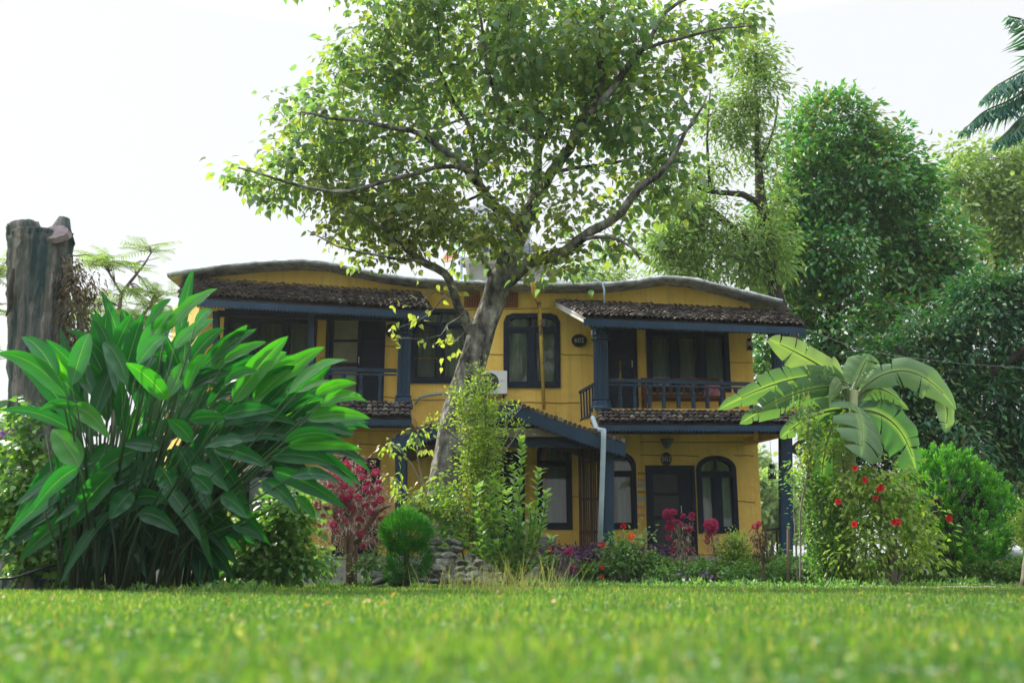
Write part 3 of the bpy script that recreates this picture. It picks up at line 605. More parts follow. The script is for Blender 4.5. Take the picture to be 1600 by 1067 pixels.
# ---- on the roof
zr = roofz(at(790, 440, 25).x)
c = at(790, 440, 26); tw = thing('tank_tower', (c.x, 26, zr), 'pale concrete tank tower on the middle of the roof', 'tower'); q = MB(); z1 = at(790, 412, 25).z; z2 = at(790, 400, 25).z; z3 = at(790, 386, 25).z
q.box(at(728, 0, 25).x * 0 + wp(733, 420, 25)[0], wp(848, 420, 25)[0], 25, 27.5, zr - .05, z1); q.build('wall', M['concrete'], tw)
q = MB(); q.box(wp(726, 420, 24.8)[0], wp(862, 420, 24.8)[0], 24.7, 27.8, z1, z2); q.build('slab', mat('pale_concrete', (.42, .42, .33), (.34, .34, .27), 3, .9), tw)
q = MB(); q.box(wp(742, 420, 25)[0], wp(850, 420, 25)[0], 24.9, 27.5, z2, z3); q.build('parapet', mat('blue_grey_plaster', (.12, .16, .20), (.18, .22, .25), 3, .9), tw)
c = at(772, 355, 26); tk = thing('water_tank', (c.x, 26.2, z3), 'tall ribbed galvanised water tank on top of the tower', 'tank'); q = MB(); rr = sz(58, 26); zt_ = at(772, 328, 26).z
n = 120; v = [(c.x + rr * (1 + .012 * (i % 2)) * math.cos(2 * math.pi * i / n), 26.4 + rr * .8 * (1 + .012 * (i % 2)) * math.sin(2 * math.pi * i / n), z) for z in (z3, zt_) for i in range(n)]
q.add(v, [(i, (i + 1) % n, n + (i + 1) % n, n + i) for i in range(n)] + [tuple(range(n, 2 * n))]); q.build('shell', M['metal'], tk)
q = MB(); q.tube([(c.x, 26.4, zt_), (c.x, 26.4, zt_ + .12), (c.x, 26.4, zt_ + .14)], [.3, .3, .1], 16); q.build('lid', M['metal'], tk)
def dish(px, py, Y, rpx, label, yaw, m_):
    c = at(px, py, Y); zb = roofz(c.x); d = thing('satellite_dish', (c.x, Y, zb), label, 'satellite dish', None); r_ = sz(rpx, Y); nn = Vector((math.sin(yaw) * .8, -math.cos(yaw) * .8, .6)).normalized(); X = nn.cross(Vector((0, 0, 1))).normalized(); Z = X.cross(nn)
    q = MB(); rings = 6; n = 24; v = [c - nn * .0]; 
    for j in range(1, rings + 1):
        for i in range(n): a_ = 2 * math.pi * i / n; k = j / rings; v.append(c + X * r_ * k * math.cos(a_) + Z * r_ * 1.1 * k * math.sin(a_) + nn * r_ * .25 * k * k)
    f = [(0, 1 + (i + 1) % n, 1 + i) for i in range(n)] + [(1 + (j - 1) * n + i, 1 + (j - 1) * n + (i + 1) % n, 1 + j * n + (i + 1) % n, 1 + j * n + i) for j in range(1, rings) for i in range(n)]
    q.add(v, f); ob = q.build('reflector', m_, d, True); md = ob.modifiers.new('s', 'SOLIDIFY'); md.thickness = .015
    q = MB(); q.tube([(c.x, Y + .1, zb - .05), (c.x, Y + .1, c.z), c], .03, 8); q.build('mast', M['pipe'], d)
    q = MB(); q.tube([c - Z * r_ * 1.05 + nn * r_ * .25, c + nn * r_ * 1.0], .012, 6); q.tube([c + nn * r_ * .95, c + nn * r_ * 1.15], .04, 8); q.build('feed_arm', M['black'], d)
dish(721, 393, 23.5, 19, 'white satellite dish on a mast at the roof edge', .4, mat('dish_white', (.55, .62, .66), None, rough=.4))
dish(706, 402, 24.0, 15, 'rusty orange satellite dish beside the white dish', -.5, mat('dish_rust', (.45, .20, .10), (.35, .16, .09), 6, .7))
# ------------------------------------------------------------------ foliage materials
G = {}
G['main'] = rndmat('peepal_leaf', [(.09, .17, .14), (.11, .20, .12), (.14, .225, .10), (.20, .26, .09), (.27, .29, .10)], .42, .48, .5, (2.2, 2.3, .8), noise=.5, nscale=.8)
G['olive'] = rndmat('young_peepal_leaf', [(.09, .15, .06), (.14, .19, .06), (.19, .23, .07), (.26, .26, .08)], .45, .5, .4, (2.2, 2.2, .9), noise=.3)
G['mid'] = rndmat('fig_leaf', [(.025, .13, .055), (.045, .18, .055), (.07, .21, .05), (.13, .23, .045), (.26, .20, .08)], .4, .3, .5, (2.0, 2.4, .9), noise=.5, nscale=.6)
G['slim'] = rndmat('light_leaf', [(.08, .16, .05), (.13, .22, .06), (.18, .26, .08), (.24, .28, .10)], .5, .4, .4, (2.0, 2.2, 1.0), noise=.4)
G['mango'] = rndmat('mango_leaf', [(.015, .075, .045), (.022, .10, .045), (.035, .13, .045), (.08, .17, .045), (.20, .22, .08)], .5, .22, .3, (1.8, 2.2, .8), noise=.6, nscale=.7)
G['far'] = rndmat('pale_leaf', [(.13, .22, .08), (.17, .27, .09), (.22, .31, .10), (.27, .33, .12)], .55, .35, .3, (2, 2.1, 1.0), noise=.5)
G['palm'] = rndmat('palm_leaf', [(.04, .13, .12), (.06, .17, .13), (.08, .20, .12)], .45, .3, .4, (2, 2.3, 1))
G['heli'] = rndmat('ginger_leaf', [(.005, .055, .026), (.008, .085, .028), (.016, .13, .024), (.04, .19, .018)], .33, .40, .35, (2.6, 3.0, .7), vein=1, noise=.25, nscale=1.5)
G['banana'] = rndmat('banana_leaf', [(.045, .12, .055), (.10, .18, .08), (.16, .23, .11)], .6, .36, .25, (2.2, 2.4, .8), vein=1, noise=.3)
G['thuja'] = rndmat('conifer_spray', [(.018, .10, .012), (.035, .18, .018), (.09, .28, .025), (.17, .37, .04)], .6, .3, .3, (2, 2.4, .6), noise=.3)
G['lime'] = rndmat('lime_leaf', [(.10, .19, .045), (.16, .26, .05), (.24, .33, .08), (.34, .38, .10)], .45, .42, .4, (2, 2.1, .7), noise=.3)
G['green'] = rndmat('shrub_leaf', [(.04, .14, .045), (.08, .20, .05), (.14, .27, .07), (.24, .34, .09)], .4, .35, .5, (2.1, 2.3, .8), noise=.3)
G['hedge'] = rndmat('hedge_leaf', [(.035, .11, .03), (.06, .16, .04), (.11, .22, .05), (.18, .26, .07)], .5, .3, .4, noise=.4, nscale=3)
G['purple'] = rndmat('purple_leaf', [(.06, .025, .075), (.10, .045, .12), (.12, .06, .10), (.07, .07, .05)], .5, .2, .4, (2, 1.4, 2))
G['crimson'] = rndmat('crimson_flower', [(.24, .012, .06), (.40, .022, .10), (.52, .06, .17), (.32, .03, .10)], .7, .25, .2, (1.4, 1.2, 1.2))
G['red'] = rndmat('red_petal', [(.50, .01, .02), (.65, .02, .03)], .6, .35, .3, (1.2, 1, 1))
G['redleaf'] = rndmat('red_foliage', [(.10, .012, .02), (.16, .02, .03), (.06, .03, .02), (.05, .05, .03)], .5, .25, .4, (2, 1, 1))
G['coxleaf'] = rndmat('cockscomb_leaf', [(.22, .17, .15), (.34, .17, .18), (.20, .22, .14), (.38, .30, .25), (.32, .10, .14)], .6, .25, .3, (1.5, 1.4, 1.2))
G['dry'] = rndmat('dry_leaf', [(.10, .075, .04), (.16, .12, .07), (.07, .055, .035), (.06, .08, .03)], .8, .2, .2, (1.5, 1.4, 1))
G['bark'] = mat('grey_bark', (.035, .035, .032), (.20, .19, .17), 4.5, .92, .05, 14, .1, c3=(.40, .39, .36), stretch=(1, 1, .55), contrast=(.40, .56), detail=10)
G['dbark'] = mat('dark_bark', (.025, .022, .02), (.07, .06, .05), 3, .9, .02, 10, .15)
G['twig'] = mat('twig_bark', (.10, .09, .07), (.20, .18, .14), 4, .9)
G['stem'] = mat('green_stem', (.06, .10, .03), (.12, .15, .06), 4, .6)
G['stump'] = mat('stump_bark', (.03, .06, .06), (.16, .155, .135), 1.1, .95, .09, 4, .1, stretch=(6, 6, .55), c3=(.34, .31, .27), contrast=(.40, .56), detail=10)
# ------------------------------------------------------------------ the big tree in front of the house
rs(101); YT = 15.5
c0 = at(690, 905, YT); tree = thing('tree', (c0.x, YT, 0), 'large leaning grey barked tree with heart shaped leaves in front of the house', 'tree')
tr = MB(); nodes = []
def limb(path, rad, n=8, dY=0, dy0=0, keep=True):
    p = limbpts(path, YT, [r * (.86 if rad[0] > 16 else .68) for r in rad], tr, n, dY, .2, .06, dy0); 
    if keep: nodes.extend(p)
    return p
limb([(676, 925), (686, 860), (694, 780), (704, 700), (719, 630), (737, 570), (757, 508), (778, 448), (786, 425)], [44, 33, 30, 28, 27, 25, 23, 22, 20], 18, keep=False)
limb([(778, 448), (793, 405), (806, 372), (818, 345), (832, 325)], [18, 20, 20, 19, 16], 14)
limb([(830, 328), (838, 280), (843, 220), (838, 150), (822, 60), (802, -60)], [14, 12, 10, 8, 6, 3], 10, .8)
limb([(828, 330), (862, 272), (898, 212), (922, 175), (938, 120), (936, 40), (958, -60)], [13, 13, 12, 10, 8, 6, 3], 10, -1.0)
limb([(922, 178), (968, 125), (1000, 80), (1028, 40), (1060, 5), (1110, -20)], [8, 8, 7, 5, 4, 2], 8, 0, -1.0)
limb([(1000, 80), (1060, 60), (1130, 45), (1180, 40)], [5, 4, 3, 1.5], 6, -.3, -1.1)
limb([(818, 350), (785, 332), (758, 300), (722, 262), (690, 228), (640, 205), (560, 190), (470, 175)], [11, 12, 11, 10, 8, 6, 4, 2], 10, -1.6)
limb([(745, 290), (738, 215), (700, 140), (660, 60), (640, -20)], [7, 6, 5, 4, 2], 8, 1.2, -.4)
limb([(722, 262), (680, 262), (600, 285), (520, 300), (440, 282), (372, 262)], [6, 5, 5, 4, 3, 1.5], 7, -.8, -.8)
limb([(778, 452), (800, 434), (826, 414), (862, 400), (905, 378), (948, 346), (986, 314), (1026, 272), (1070, 215), (1105, 150)], [15, 16, 15, 14, 12, 10, 9, 7, 4, 2], 12, -1.4)
limb([(910, 374), (950, 370), (985, 385), (1000, 405)], [5, 4, 3, 2], 6, -.5, -.7)
limb([(741, 532), (724, 492), (706, 452), (692, 430), (668, 412), (648, 396), (620, 378), (590, 350), (560, 330)], [12, 11, 10, 9, 9, 7, 5, 3, 2], 10, -1.2)
limb([(770, 440), (752, 400), (738, 370), (722, 345), (704, 322), (650, 305), (590, 310)], [8, 7, 7, 6, 5, 4, 2], 8, .9)
limb([(668, 412), (640, 405), (590, 400), (530, 385), (480, 360)], [4, 3, 3, 2, 1], 6, -.6, -.8)
limb([(842, 215), (800, 190), (770, 140), (755, 60), (740, -30)], [6, 6, 5, 4, 2], 8, -1.4)
limb([(842, 240), (872, 160), (884, 80), (880, -20)], [6, 5, 4, 2], 8, 1.6)
limb([(862, 272), (900, 262), (960, 255), (1040, 225), (1090, 190)], [5, 5, 4, 3, 2], 7, 1.2)
limb([(758, 300), (700, 330), (650, 370), (620, 400)], [4, 3, 2, 1.5], 6, -.6)
limb([(840, 180), (780, 175), (700, 195), (620, 240), (560, 250)], [5, 4, 3, 3, 2], 7, 1.5)
# thin sprays hanging before the facade
for q in ([(706, 452), (690, 470), (670, 490), (640, 505), (615, 516)], [(724, 492), (700, 508), (690, 525), (650, 528), (606, 527)], [(714, 470), (680, 455), (650, 478), (625, 472)], [(716, 480), (740, 500), (700, 545)]):
    limb(q, [2, 1.6, 1.2, .8, .6], 5, -.3, -.3, keep=False)
blobs = [(760, 60, 250, 140, 1), (600, 90, 100, 80, .8), (600, 190, 160, 85, .9), (500, 160, 70, 50, .7), (480, 250, 100, 60, .7), (440, 300, 60, 45, .6), (385, 272, 38, 20, .8), (620, 270, 130, 60, .6), (640, 350, 110, 50, .28), (900, 80, 200, 110, 1), (1000, 170, 120, 110, .9), (1020, 270, 90, 60, .8), (850, 200, 160, 90, .55), (930, 330, 90, 50, .5), (968, 385, 32, 34, .8), (1085, 55, 80, 45, .8), (1160, 32, 42, 20, 1), (760, 230, 120, 70, .5), (820, 330, 80, 50, .3), (880, 420, 60, 22, .3), (570, 400, 60, 25, .2), (740, 360, 80, 60, .2), (540, 330, 70, 45, .5), (700, -70, 300, 80, .7), (1000, -60, 150, 80, .6)]
foliage(tree, 'crown', G['main'], blobs, YT - .45, 2500, 7, .142, .108, 'heart', .16, dy=.7, droop=.7, limbs=nodes, twig=tr, shell=.35, along=.3, twr=.005, flat=.55)
foliage(tree, 'lower_leaves', G['olive'], [(600, 380, 90, 40), (680, 350, 80, 50), (560, 330, 70, 50, .8), (760, 350, 60, 60, .7), (520, 300, 50, 40, .6), (800, 380, 50, 40, .5), (880, 400, 60, 25, .4), (640, 290, 90, 50, .5), (900, 330, 70, 40, .4)], YT - .7, 400, 6, .12, .095, 'heart', .14, dy=.6, droop=.8, limbs=nodes, twig=tr, shell=.2, along=.3, twr=.004, flat=.55)
lv = Leaves('heart')
for (px, py, k) in ((625, 472, 5), (615, 516, 5), (612, 528, 5), (650, 500, 6), (668, 486, 4), (690, 528, 8), (705, 535, 6), (686, 455, 3), (700, 545, 5), (660, 540, 3), (720, 462, 3), (650, 430, 4)):
    c = np.array(at(px, py, YT - .5)); n = k; lv = Leaves('heart'); lv.add(c + np.random.randn(n, 3) * .09, np.random.randn(n, 3) * .5 + (0, 0, -.7), np.random.randn(n, 3), .085 + .04 * np.random.rand(n), .07, .8 + .2 * np.random.rand(n)); tag(lv.build('leaf_spray', G['lime'], tree), kind='stuff')
tr.build('trunk', G['bark'], tree, True)
# ------------------------------------------------------------------ other trees
def gtree(name, label, base, Y, trunks, blobs, m, ncl, per, L, Wd, tpl, spread, seed, bark='dbark', dy=.8, droop=.4, cat='tree', group=None, shell=.6, twr=.008, along=.5, flat=.6, jit=.35):
    rs(seed); b = at(*base, Y); t = thing(name, (b.x, Y, 0), label, cat, group); mb = MB(); nd = []
    for path, rad in trunks:
        nd += limbpts(path, Y, rad, mb, 9, random.uniform(-1, 1) if len(nd) else 0, .35, .06)
    foliage(t, 'crown', m, blobs, Y, ncl, per, L, Wd, tpl, spread, dy=dy, droop=droop, limbs=nd, twig=mb, shell=shell, twr=twr, along=along, flat=flat, jit=jit)
    mb.build('trunk', G[bark], t, True); return t
gtree('tree', 'dense round dark green tree behind the right end of the house', (1290, 895), 27,
  [([(1290, 920), (1285, 700), (1290, 560), (1310, 450), (1330, 330), (1310, 230)], [16, 14, 12, 9, 6, 3]), ([(1290, 560), (1370, 480), (1420, 400)], [9, 6, 3]), ([(1290, 600), (1220, 500), (1230, 400)], [8, 6, 3]), ([(1290, 560), (1400, 560), (1460, 500)], [6, 5, 3])],
  [(1300, 210, 75, 55), (1340, 290, 110, 90), (1270, 300, 60, 80), (1330, 400, 130, 100), (1400, 340, 60, 90), (1430, 430, 60, 60), (1250, 440, 60, 70), (1310, 520, 120, 60, .7), (1220, 560, 50, 90, .6), (1440, 500, 60, 50, .6), (1400, 560, 70, 60, .5), (1300, 620, 90, 60, .5), (1390, 250, 60, 60, .8), (1450, 380, 60, 70, .9), (1480, 470, 45, 50, .6), (1250, 230, 40, 60, .5), (1360, 190, 22, 16), (1425, 260, 22, 24), (1490, 400, 22, 14), (1505, 430, 14, 10), (1245, 180, 18, 20, .5), (1300, 150, 22, 12), (1400, 215, 20, 14), (1445, 310, 42, 50, .8), (1475, 410, 40, 45, .9), (1215, 340, 36, 60, .8), (1215, 450, 40, 50, .6)], G['mid'], 3200, 13, .22, .105, 'lance', .24, 201, shell=.7)
gtree('tree', 'tall slender pale green tree with a bare upper trunk left of the dense round tree', (1205, 895), 24,
  [([(1278, 920), (1276, 780), (1270, 660), (1240, 540), (1212, 460), (1202, 400), (1190, 320), (1184, 240), (1182, 160), (1178, 80)], [14, 13, 13, 12, 11, 10, 9, 5, 3, 1.5]), ([(1190, 322), (1160, 304), (1110, 300), (1075, 285)], [6, 5, 4, 2]), ([(1200, 420), (1170, 380), (1120, 335), (1090, 310)], [7, 6, 5, 3]), ([(1186, 260), (1210, 200), (1215, 150)], [3, 2, 1]), ([(1110, 300), (1105, 220), (1110, 140)], [3, 2, 1])],
  [(1180, 90, 38, 38, .9), (1175, 150, 45, 45, .9), (1170, 215, 45, 40, .7), (1125, 180, 30, 60, .6), (1105, 260, 40, 40, .3), (1200, 260, 25, 30, .4), (1090, 340, 80, 40, .9), (1130, 400, 100, 50, 1), (1060, 380, 50, 50, 1), (1080, 430, 40, 20, .7), (1190, 390, 60, 60, .9), (1210, 320, 25, 40, .6)], G['slim'], 1400, 11, .20, .065, 'lance', .24, 202, droop=.45, shell=.4)
gtree('tree', 'dark glossy leaved mango tree filling the right edge behind the banana plant', (1500, 895), 23,
  [([(1500, 920), (1505, 760), (1495, 640), (1510, 540), (1540, 460)], [18, 15, 12, 8, 4]), ([(1495, 640), (1430, 580), (1400, 540)], [8, 6, 3]), ([(1500, 620), (1580, 560), (1640, 520)], [8, 6, 3]), ([(1300, 920), (1290, 760), (1310, 680), (1400, 640)], [12, 11, 8, 5])],
  [(1460, 570, 80, 90), (1550, 520, 90, 90), (1600, 620, 90, 110), (1500, 680, 110, 90), (1560, 470, 70, 50), (1420, 660, 70, 70), (1380, 590, 50, 60, .8), (1620, 480, 60, 60), (1590, 740, 70, 60, .6), (1350, 690, 60, 50, .8), (1300, 650, 50, 50, .6), (1440, 760, 120, 45, .5), (1340, 770, 80, 50, .3)], G['mango'], 2600, 12, .22, .075, 'lance', .22, 203, droop=.5, shell=.65, dy=.6)
gtree('tree', 'pale yellow green tree beyond the mango tree at the far right', (1570, 895), 34,
  [([(1570, 920), (1570, 600), (1560, 420), (1560, 300)], [14, 12, 7, 3]), ([(1560, 420), (1620, 330), (1650, 280)], [6, 4, 2])],
  [(1560, 250, 60, 45), (1530, 300, 60, 50), (1500, 280, 30, 24), (1490, 240, 18, 16, .6), (1600, 320, 80, 80), (1560, 420, 60, 30), (1480, 360, 24, 20, .5), (1580, 390, 50, 40, .7), (1550, 350, 60, 40, .6), (1640, 250, 60, 60), (1500, 330, 30, 30, .5)], G['far'], 950, 11, .26, .12, 'oval', .3, 204, shell=.6)
gtree('tree', 'low bushy tree showing just above the roof between the gables', (940, 895), 36, [([(940, 900), (940, 600), (935, 450)], [8, 7, 3])],
  [(935, 425, 45, 22), (900, 432, 40, 16), (975, 435, 30, 14), (940, 470, 60, 30)], G['far'], 160, 12, .24, .08, 'oval', .3, 205)
for k, (px, py, rx, ry, Y, lab) in enumerate(((1205, 790, 50, 50, 60, 'hazy rounded tree seen beneath the veranda lantern'), (1265, 800, 60, 45, 66, 'hazy tree seen between the veranda post and the banana plant'), (1180, 760, 14, 55, 75, 'narrow pointed distant conifer beyond the veranda'), (1500, 835, 60, 40, 50, 'shaded far tree behind the round conifer'), (1620, 800, 60, 60, 48, 'far tree at the right edge behind the lamp bollard'), (-10, 760, 60, 60, 45, 'far tree beyond the creepers at the left edge'))):
    gtree('tree', lab, (px, 895), Y, [([(px, 896), (px, py + ry * .6), (px, py)], [5, 4, 2])], [(px, py, rx, ry), (px + rx * .3, py + ry * .4, rx * .7, ry * .5)], G['far'], 260, 10, .5, .3, 'oval', .45, 210 + k, group=None)
# feathery tree at left
def pinnate(lv, tips, N0, L, W_, p, d, n=9):
    d = d / np.linalg.norm(d); s = np.cross(d, N0); s /= np.linalg.norm(s)
    for k in range(n):
        q = p + d * L * (k + 1) / n
        for sg in (-1, 1): lv.add(q, d * .35 + s * sg - np.array((0, 0, .15)), N0, L * .26, L * .045)
def feather(label, base, Y, paths, spots, seed):
    rs(seed); b = at(*base, Y); t = thing('tree', (b.x, Y, 0), label, 'tree', None); mb = MB(); lv = Leaves('oval'); nd = []
    for pth, rad in paths: nd += limbpts(pth, Y, rad, mb, 6, random.uniform(-.5, .5) if nd else 0, .3)
    for px, py, rx, k in spots:
        for _ in range(k):
            p = np.array(at(px + random.gauss(0, rx * .5), py + random.gauss(0, rx * .22), Y + random.uniform(-.6, .6)))
            a = random.uniform(0, 6.28); d = np.array((math.cos(a), math.sin(a), random.uniform(-.25, .3)))
            pinnate(lv, None, np.array((0, 0, 1)) + np.random.randn(3) * .2, random.uniform(.4, .6), .02, p, d)
            q = min(nd, key=lambda z: (z - Vector(p)).length); mb.tube([q, (q + Vector(p)) / 2 + Vector((0, 0, .05)), Vector(p), Vector(p + d * .5)], [.012, .008, .006, .003], 4, cap=False)
    lv.build('crown', G['slim'], t); mb.build('trunk', G['twig'], t, True)
feather('thin feathery leaved young tree between the cut stump and the house', (190, 895), 20, [([(172, 900), (178, 620), (186, 480), (190, 455), (215, 430), (236, 395)], [5, 4, 3, 3, 2, 1]), ([(188, 456), (170, 425), (160, 400)], [2, 2, 1]), ([(180, 560), (220, 500), (240, 470)], [3, 2, 1]), ([(178, 580), (140, 520), (130, 500)], [3, 2, 1])],
  [(235, 388, 18, 14), (158, 408, 26, 30), (207, 412, 16, 10), (215, 455, 26, 22), (250, 460, 22, 14), (180, 495, 60, 60), (240, 500, 50, 40), (150, 470, 25, 22), (200, 540, 70, 50), (130, 540, 40, 30), (260, 560, 40, 30)], 220)
feather('feathery leaved tree partly hidden by the cut stump at the left edge', (-10, 895), 22, [([(-20, 900), (-14, 600), (-10, 440)], [5, 4, 2])], [(5, 412, 20, 14), (0, 430, 22, 16), (-20, 480, 30, 20), (-10, 560, 26, 14)], 221)
# palm fronds reaching in from the right
rs(230); YP = 15; cpt = at(1680, 150, YP); palm = thing('palm_tree', (cpt.x, YP, 0), 'palm tree whose drooping blue green fronds reach in at the upper right', 'palm')
mb = MB(); mb.tube([(cpt.x + .2, YP, 0), (cpt.x + .1, YP, cpt.z * .6), (cpt.x, YP, cpt.z)], [.2, .17, .15], 12); mb.build('trunk', G['bark'], palm, True)
for path in ([(1680, 140), (1640, 112), (1600, 112), (1565, 130), (1535, 155)], [(1680, 150), (1650, 170), (1612, 180), (1580, 215)], [(1680, 150), (1640, 130), (1590, 150), (1540, 175), (1503, 205)], [(1680, 150), (1640, 70), (1605, 35), (1575, 25)], [(1680, 160), (1640, 165), (1590, 190), (1555, 225)], [(1680, 150), (1700, 60), (1740, 0)], [(1680, 150), (1760, 160), (1830, 220)], [(1680, 150), (1640, 230), (1620, 300)]):
    fr = MB(); P = limbpts(path, YP, [3, 2.5, 2, 1.3, .7], fr, 5, -.8, .04); lv = Leaves('lance'); P = [np.array(p) for p in P]
    for i in range(3, len(P) - 1):
        d = P[i + 1] - P[i]; d /= np.linalg.norm(d); s = np.cross(d, (0, 0, 1)); s /= np.linalg.norm(s); u = i / len(P)
        for sg in (-1, 1): lv.add(P[i] + np.random.randn(3) * .008, d * .75 + s * sg * .45 + np.array((0, 0, -.75)) + np.random.randn(3) * .12, s + np.random.randn(3) * .3, (.72 * math.sin(math.pi * min(1, .25 + u * .7))), .045)
    f_ = lv.build('frond', G['palm'], palm); fr.build('rib', G['stem'], f_)
# ------------------------------------------------------------------ cut trunk at the left
rs(240); YS = 12.3; b = at(70, 900, YS); st = thing('tree_stump', (b.x, YS, 0), 'tall cut off dead tree trunk with forked sawn top at the left', 'tree trunk'); q = MB()
def tt(path, rad, n=22):
    P_ = [at(x, y, YS + d) for x, y, d in path]; S_ = [sz(r, YS) for r in rad]; m_ = len(P_); ts = np.linspace(0, m_ - 1, m_ * 5 - 4)
    lerp = lambda A, t: A[int(min(t, m_ - 1.001))] * (1 - t % 1 if t < m_ - 1 else 0) + A[int(min(t + 1, m_ - 1))] * (t % 1 if t < m_ - 1 else 1)
    return q.tube([lerp(P_, t) for t in ts], [lerp(S_, t) for t in ts], n * 2, lump=.055, flute=.07)
tt([(78, 925, 0), (76, 860, 0), (72, 780, 0), (70, 700, 0), (66, 620, 0), (62, 540, 0), (60, 480, 0), (60, 430, 0), (60, 385, 0), (61, 368, 0)], [74, 64, 56, 52, 48, 45, 44, 45, 46, 44])
tt([(52, 470, 0), (44, 420, -.05), (40, 385, -.05), (36, 352, -.05)], [32, 30, 26, 25], 16)
tt([(76, 470, 0), (82, 420, .05), (88, 385, .05), (90, 362, 0)], [28, 28, 25, 23], 16)
q.tube([at(93, 380, YS + .05), at(97, 357, YS + .1), at(101, 341, YS + .1)], [sz(22, YS), sz(15, YS), sz(9, YS)], 9, lump=.12)
q.build('trunk', G['stump'], st, True)
q = MB(); ctr = at(86, 363, YS - .17); q.tube([ctr - Vector((0, -.05, .05)), ctr, ctr + Vector((0, -.009, .007))], [sz(23, YS), sz(20, YS), sz(19, YS)], 18, lump=.05); q.build('sawn_face', mat('sawn_wood', (.13, .11, .115), (.24, .19, .19), 8, .9, .01, 30), st)
q = MB(); P1 = limbpts([(22, 420), (18, 450), (17, 475), (9, 494)], YS - .3, [3, 5, 4, 1], q, 6); q.build('dead_twig', G['dbark'], st)
# dead creeper bunch hanging down the trunk's right side
cr = thing('dry_creeper', (at(125, 500, YS - .2).x, YS - .2, 0), 'brown withered creeper hanging down the right side of the cut trunk', 'creeper'); q = MB(); nd = []
for k in range(9): nd += limbpts([(100 + random.uniform(-5, 12), 402), (112 + random.uniform(-8, 14), 460), (116 + random.uniform(-14, 22), 540), (110 + random.uniform(-20, 30), 620)], YS - .1, [1.5, 1.5, 1, .6], q, 4, -.3)
limbpts([(106, 398), (120, 400), (135, 398), (148, 400)], YS, [1.2, 1, .8, .5], q, 4)
q.build('stem', G['twig'], cr)
foliage(cr, 'leaves', G['dry'], [(118, 460, 18, 55), (120, 530, 26, 60), (112, 430, 12, 30), (145, 460, 12, 40, .5), (110, 600, 30, 50)], YS - .2, 240, 9, .09, .03, 'lance', .07, droop=1.2)
# green creepers on the stump foot and left edge
rs(245)
def climber(name, label, cat, blobs, Y, m, ncl, per, L, W_, tpl, spread, stems=(), droop=.3, dy=.5, group=None, twr=.004, seed=None, part='leaves', shell=.3, stemmat='stem', along=.4, kind=None, jit=.35):
    if seed: rs(seed)
    b = at(blobs[0][0], 895, Y); t = thing(name, (b.x, Y, 0), label, cat, group); mb = MB(); nd = []
    for pth, rad in stems: nd += limbpts(pth, Y, rad, mb, 5, random.uniform(-.15, .15), .15)
    foliage(t, part, m, blobs, Y, ncl, per, L, W_, tpl, spread, dy=dy, droop=droop, limbs=nd or None, twig=mb if nd else None, twr=twr, shell=shell, along=along, jit=jit)
    if nd: mb.build('stem', G[stemmat], t, True)
    return t
climber('creeper', 'green creeper with small leaves covering the foot of the cut trunk', 'creeper', [(40, 860, 55, 45), (20, 790, 35, 60), (60, 760, 30, 60, .5), (35, 700, 30, 50, .5), (100, 870, 40, 35, .6), (45, 650, 22, 40, .25)], 11.6, G['green'], 300, 8, .09, .075, 'heart', .09, [([(30, 910), (30, 800), (45, 700), (40, 620)], [2, 2, 1.5, 1])], seed=246, droop=.6)
climber('shrub', 'leafy shrub with small purple flowers at the left edge', 'shrub', [(-5, 800, 40, 90), (5, 730, 25, 50, .6), (-20, 700, 30, 60), (10, 880, 40, 30)], 13.5, G['green'], 260, 9, .11, .06, 'oval', .1, [([(-5, 905), (-5, 800), (0, 700)], [3, 2, 1])], seed=247)
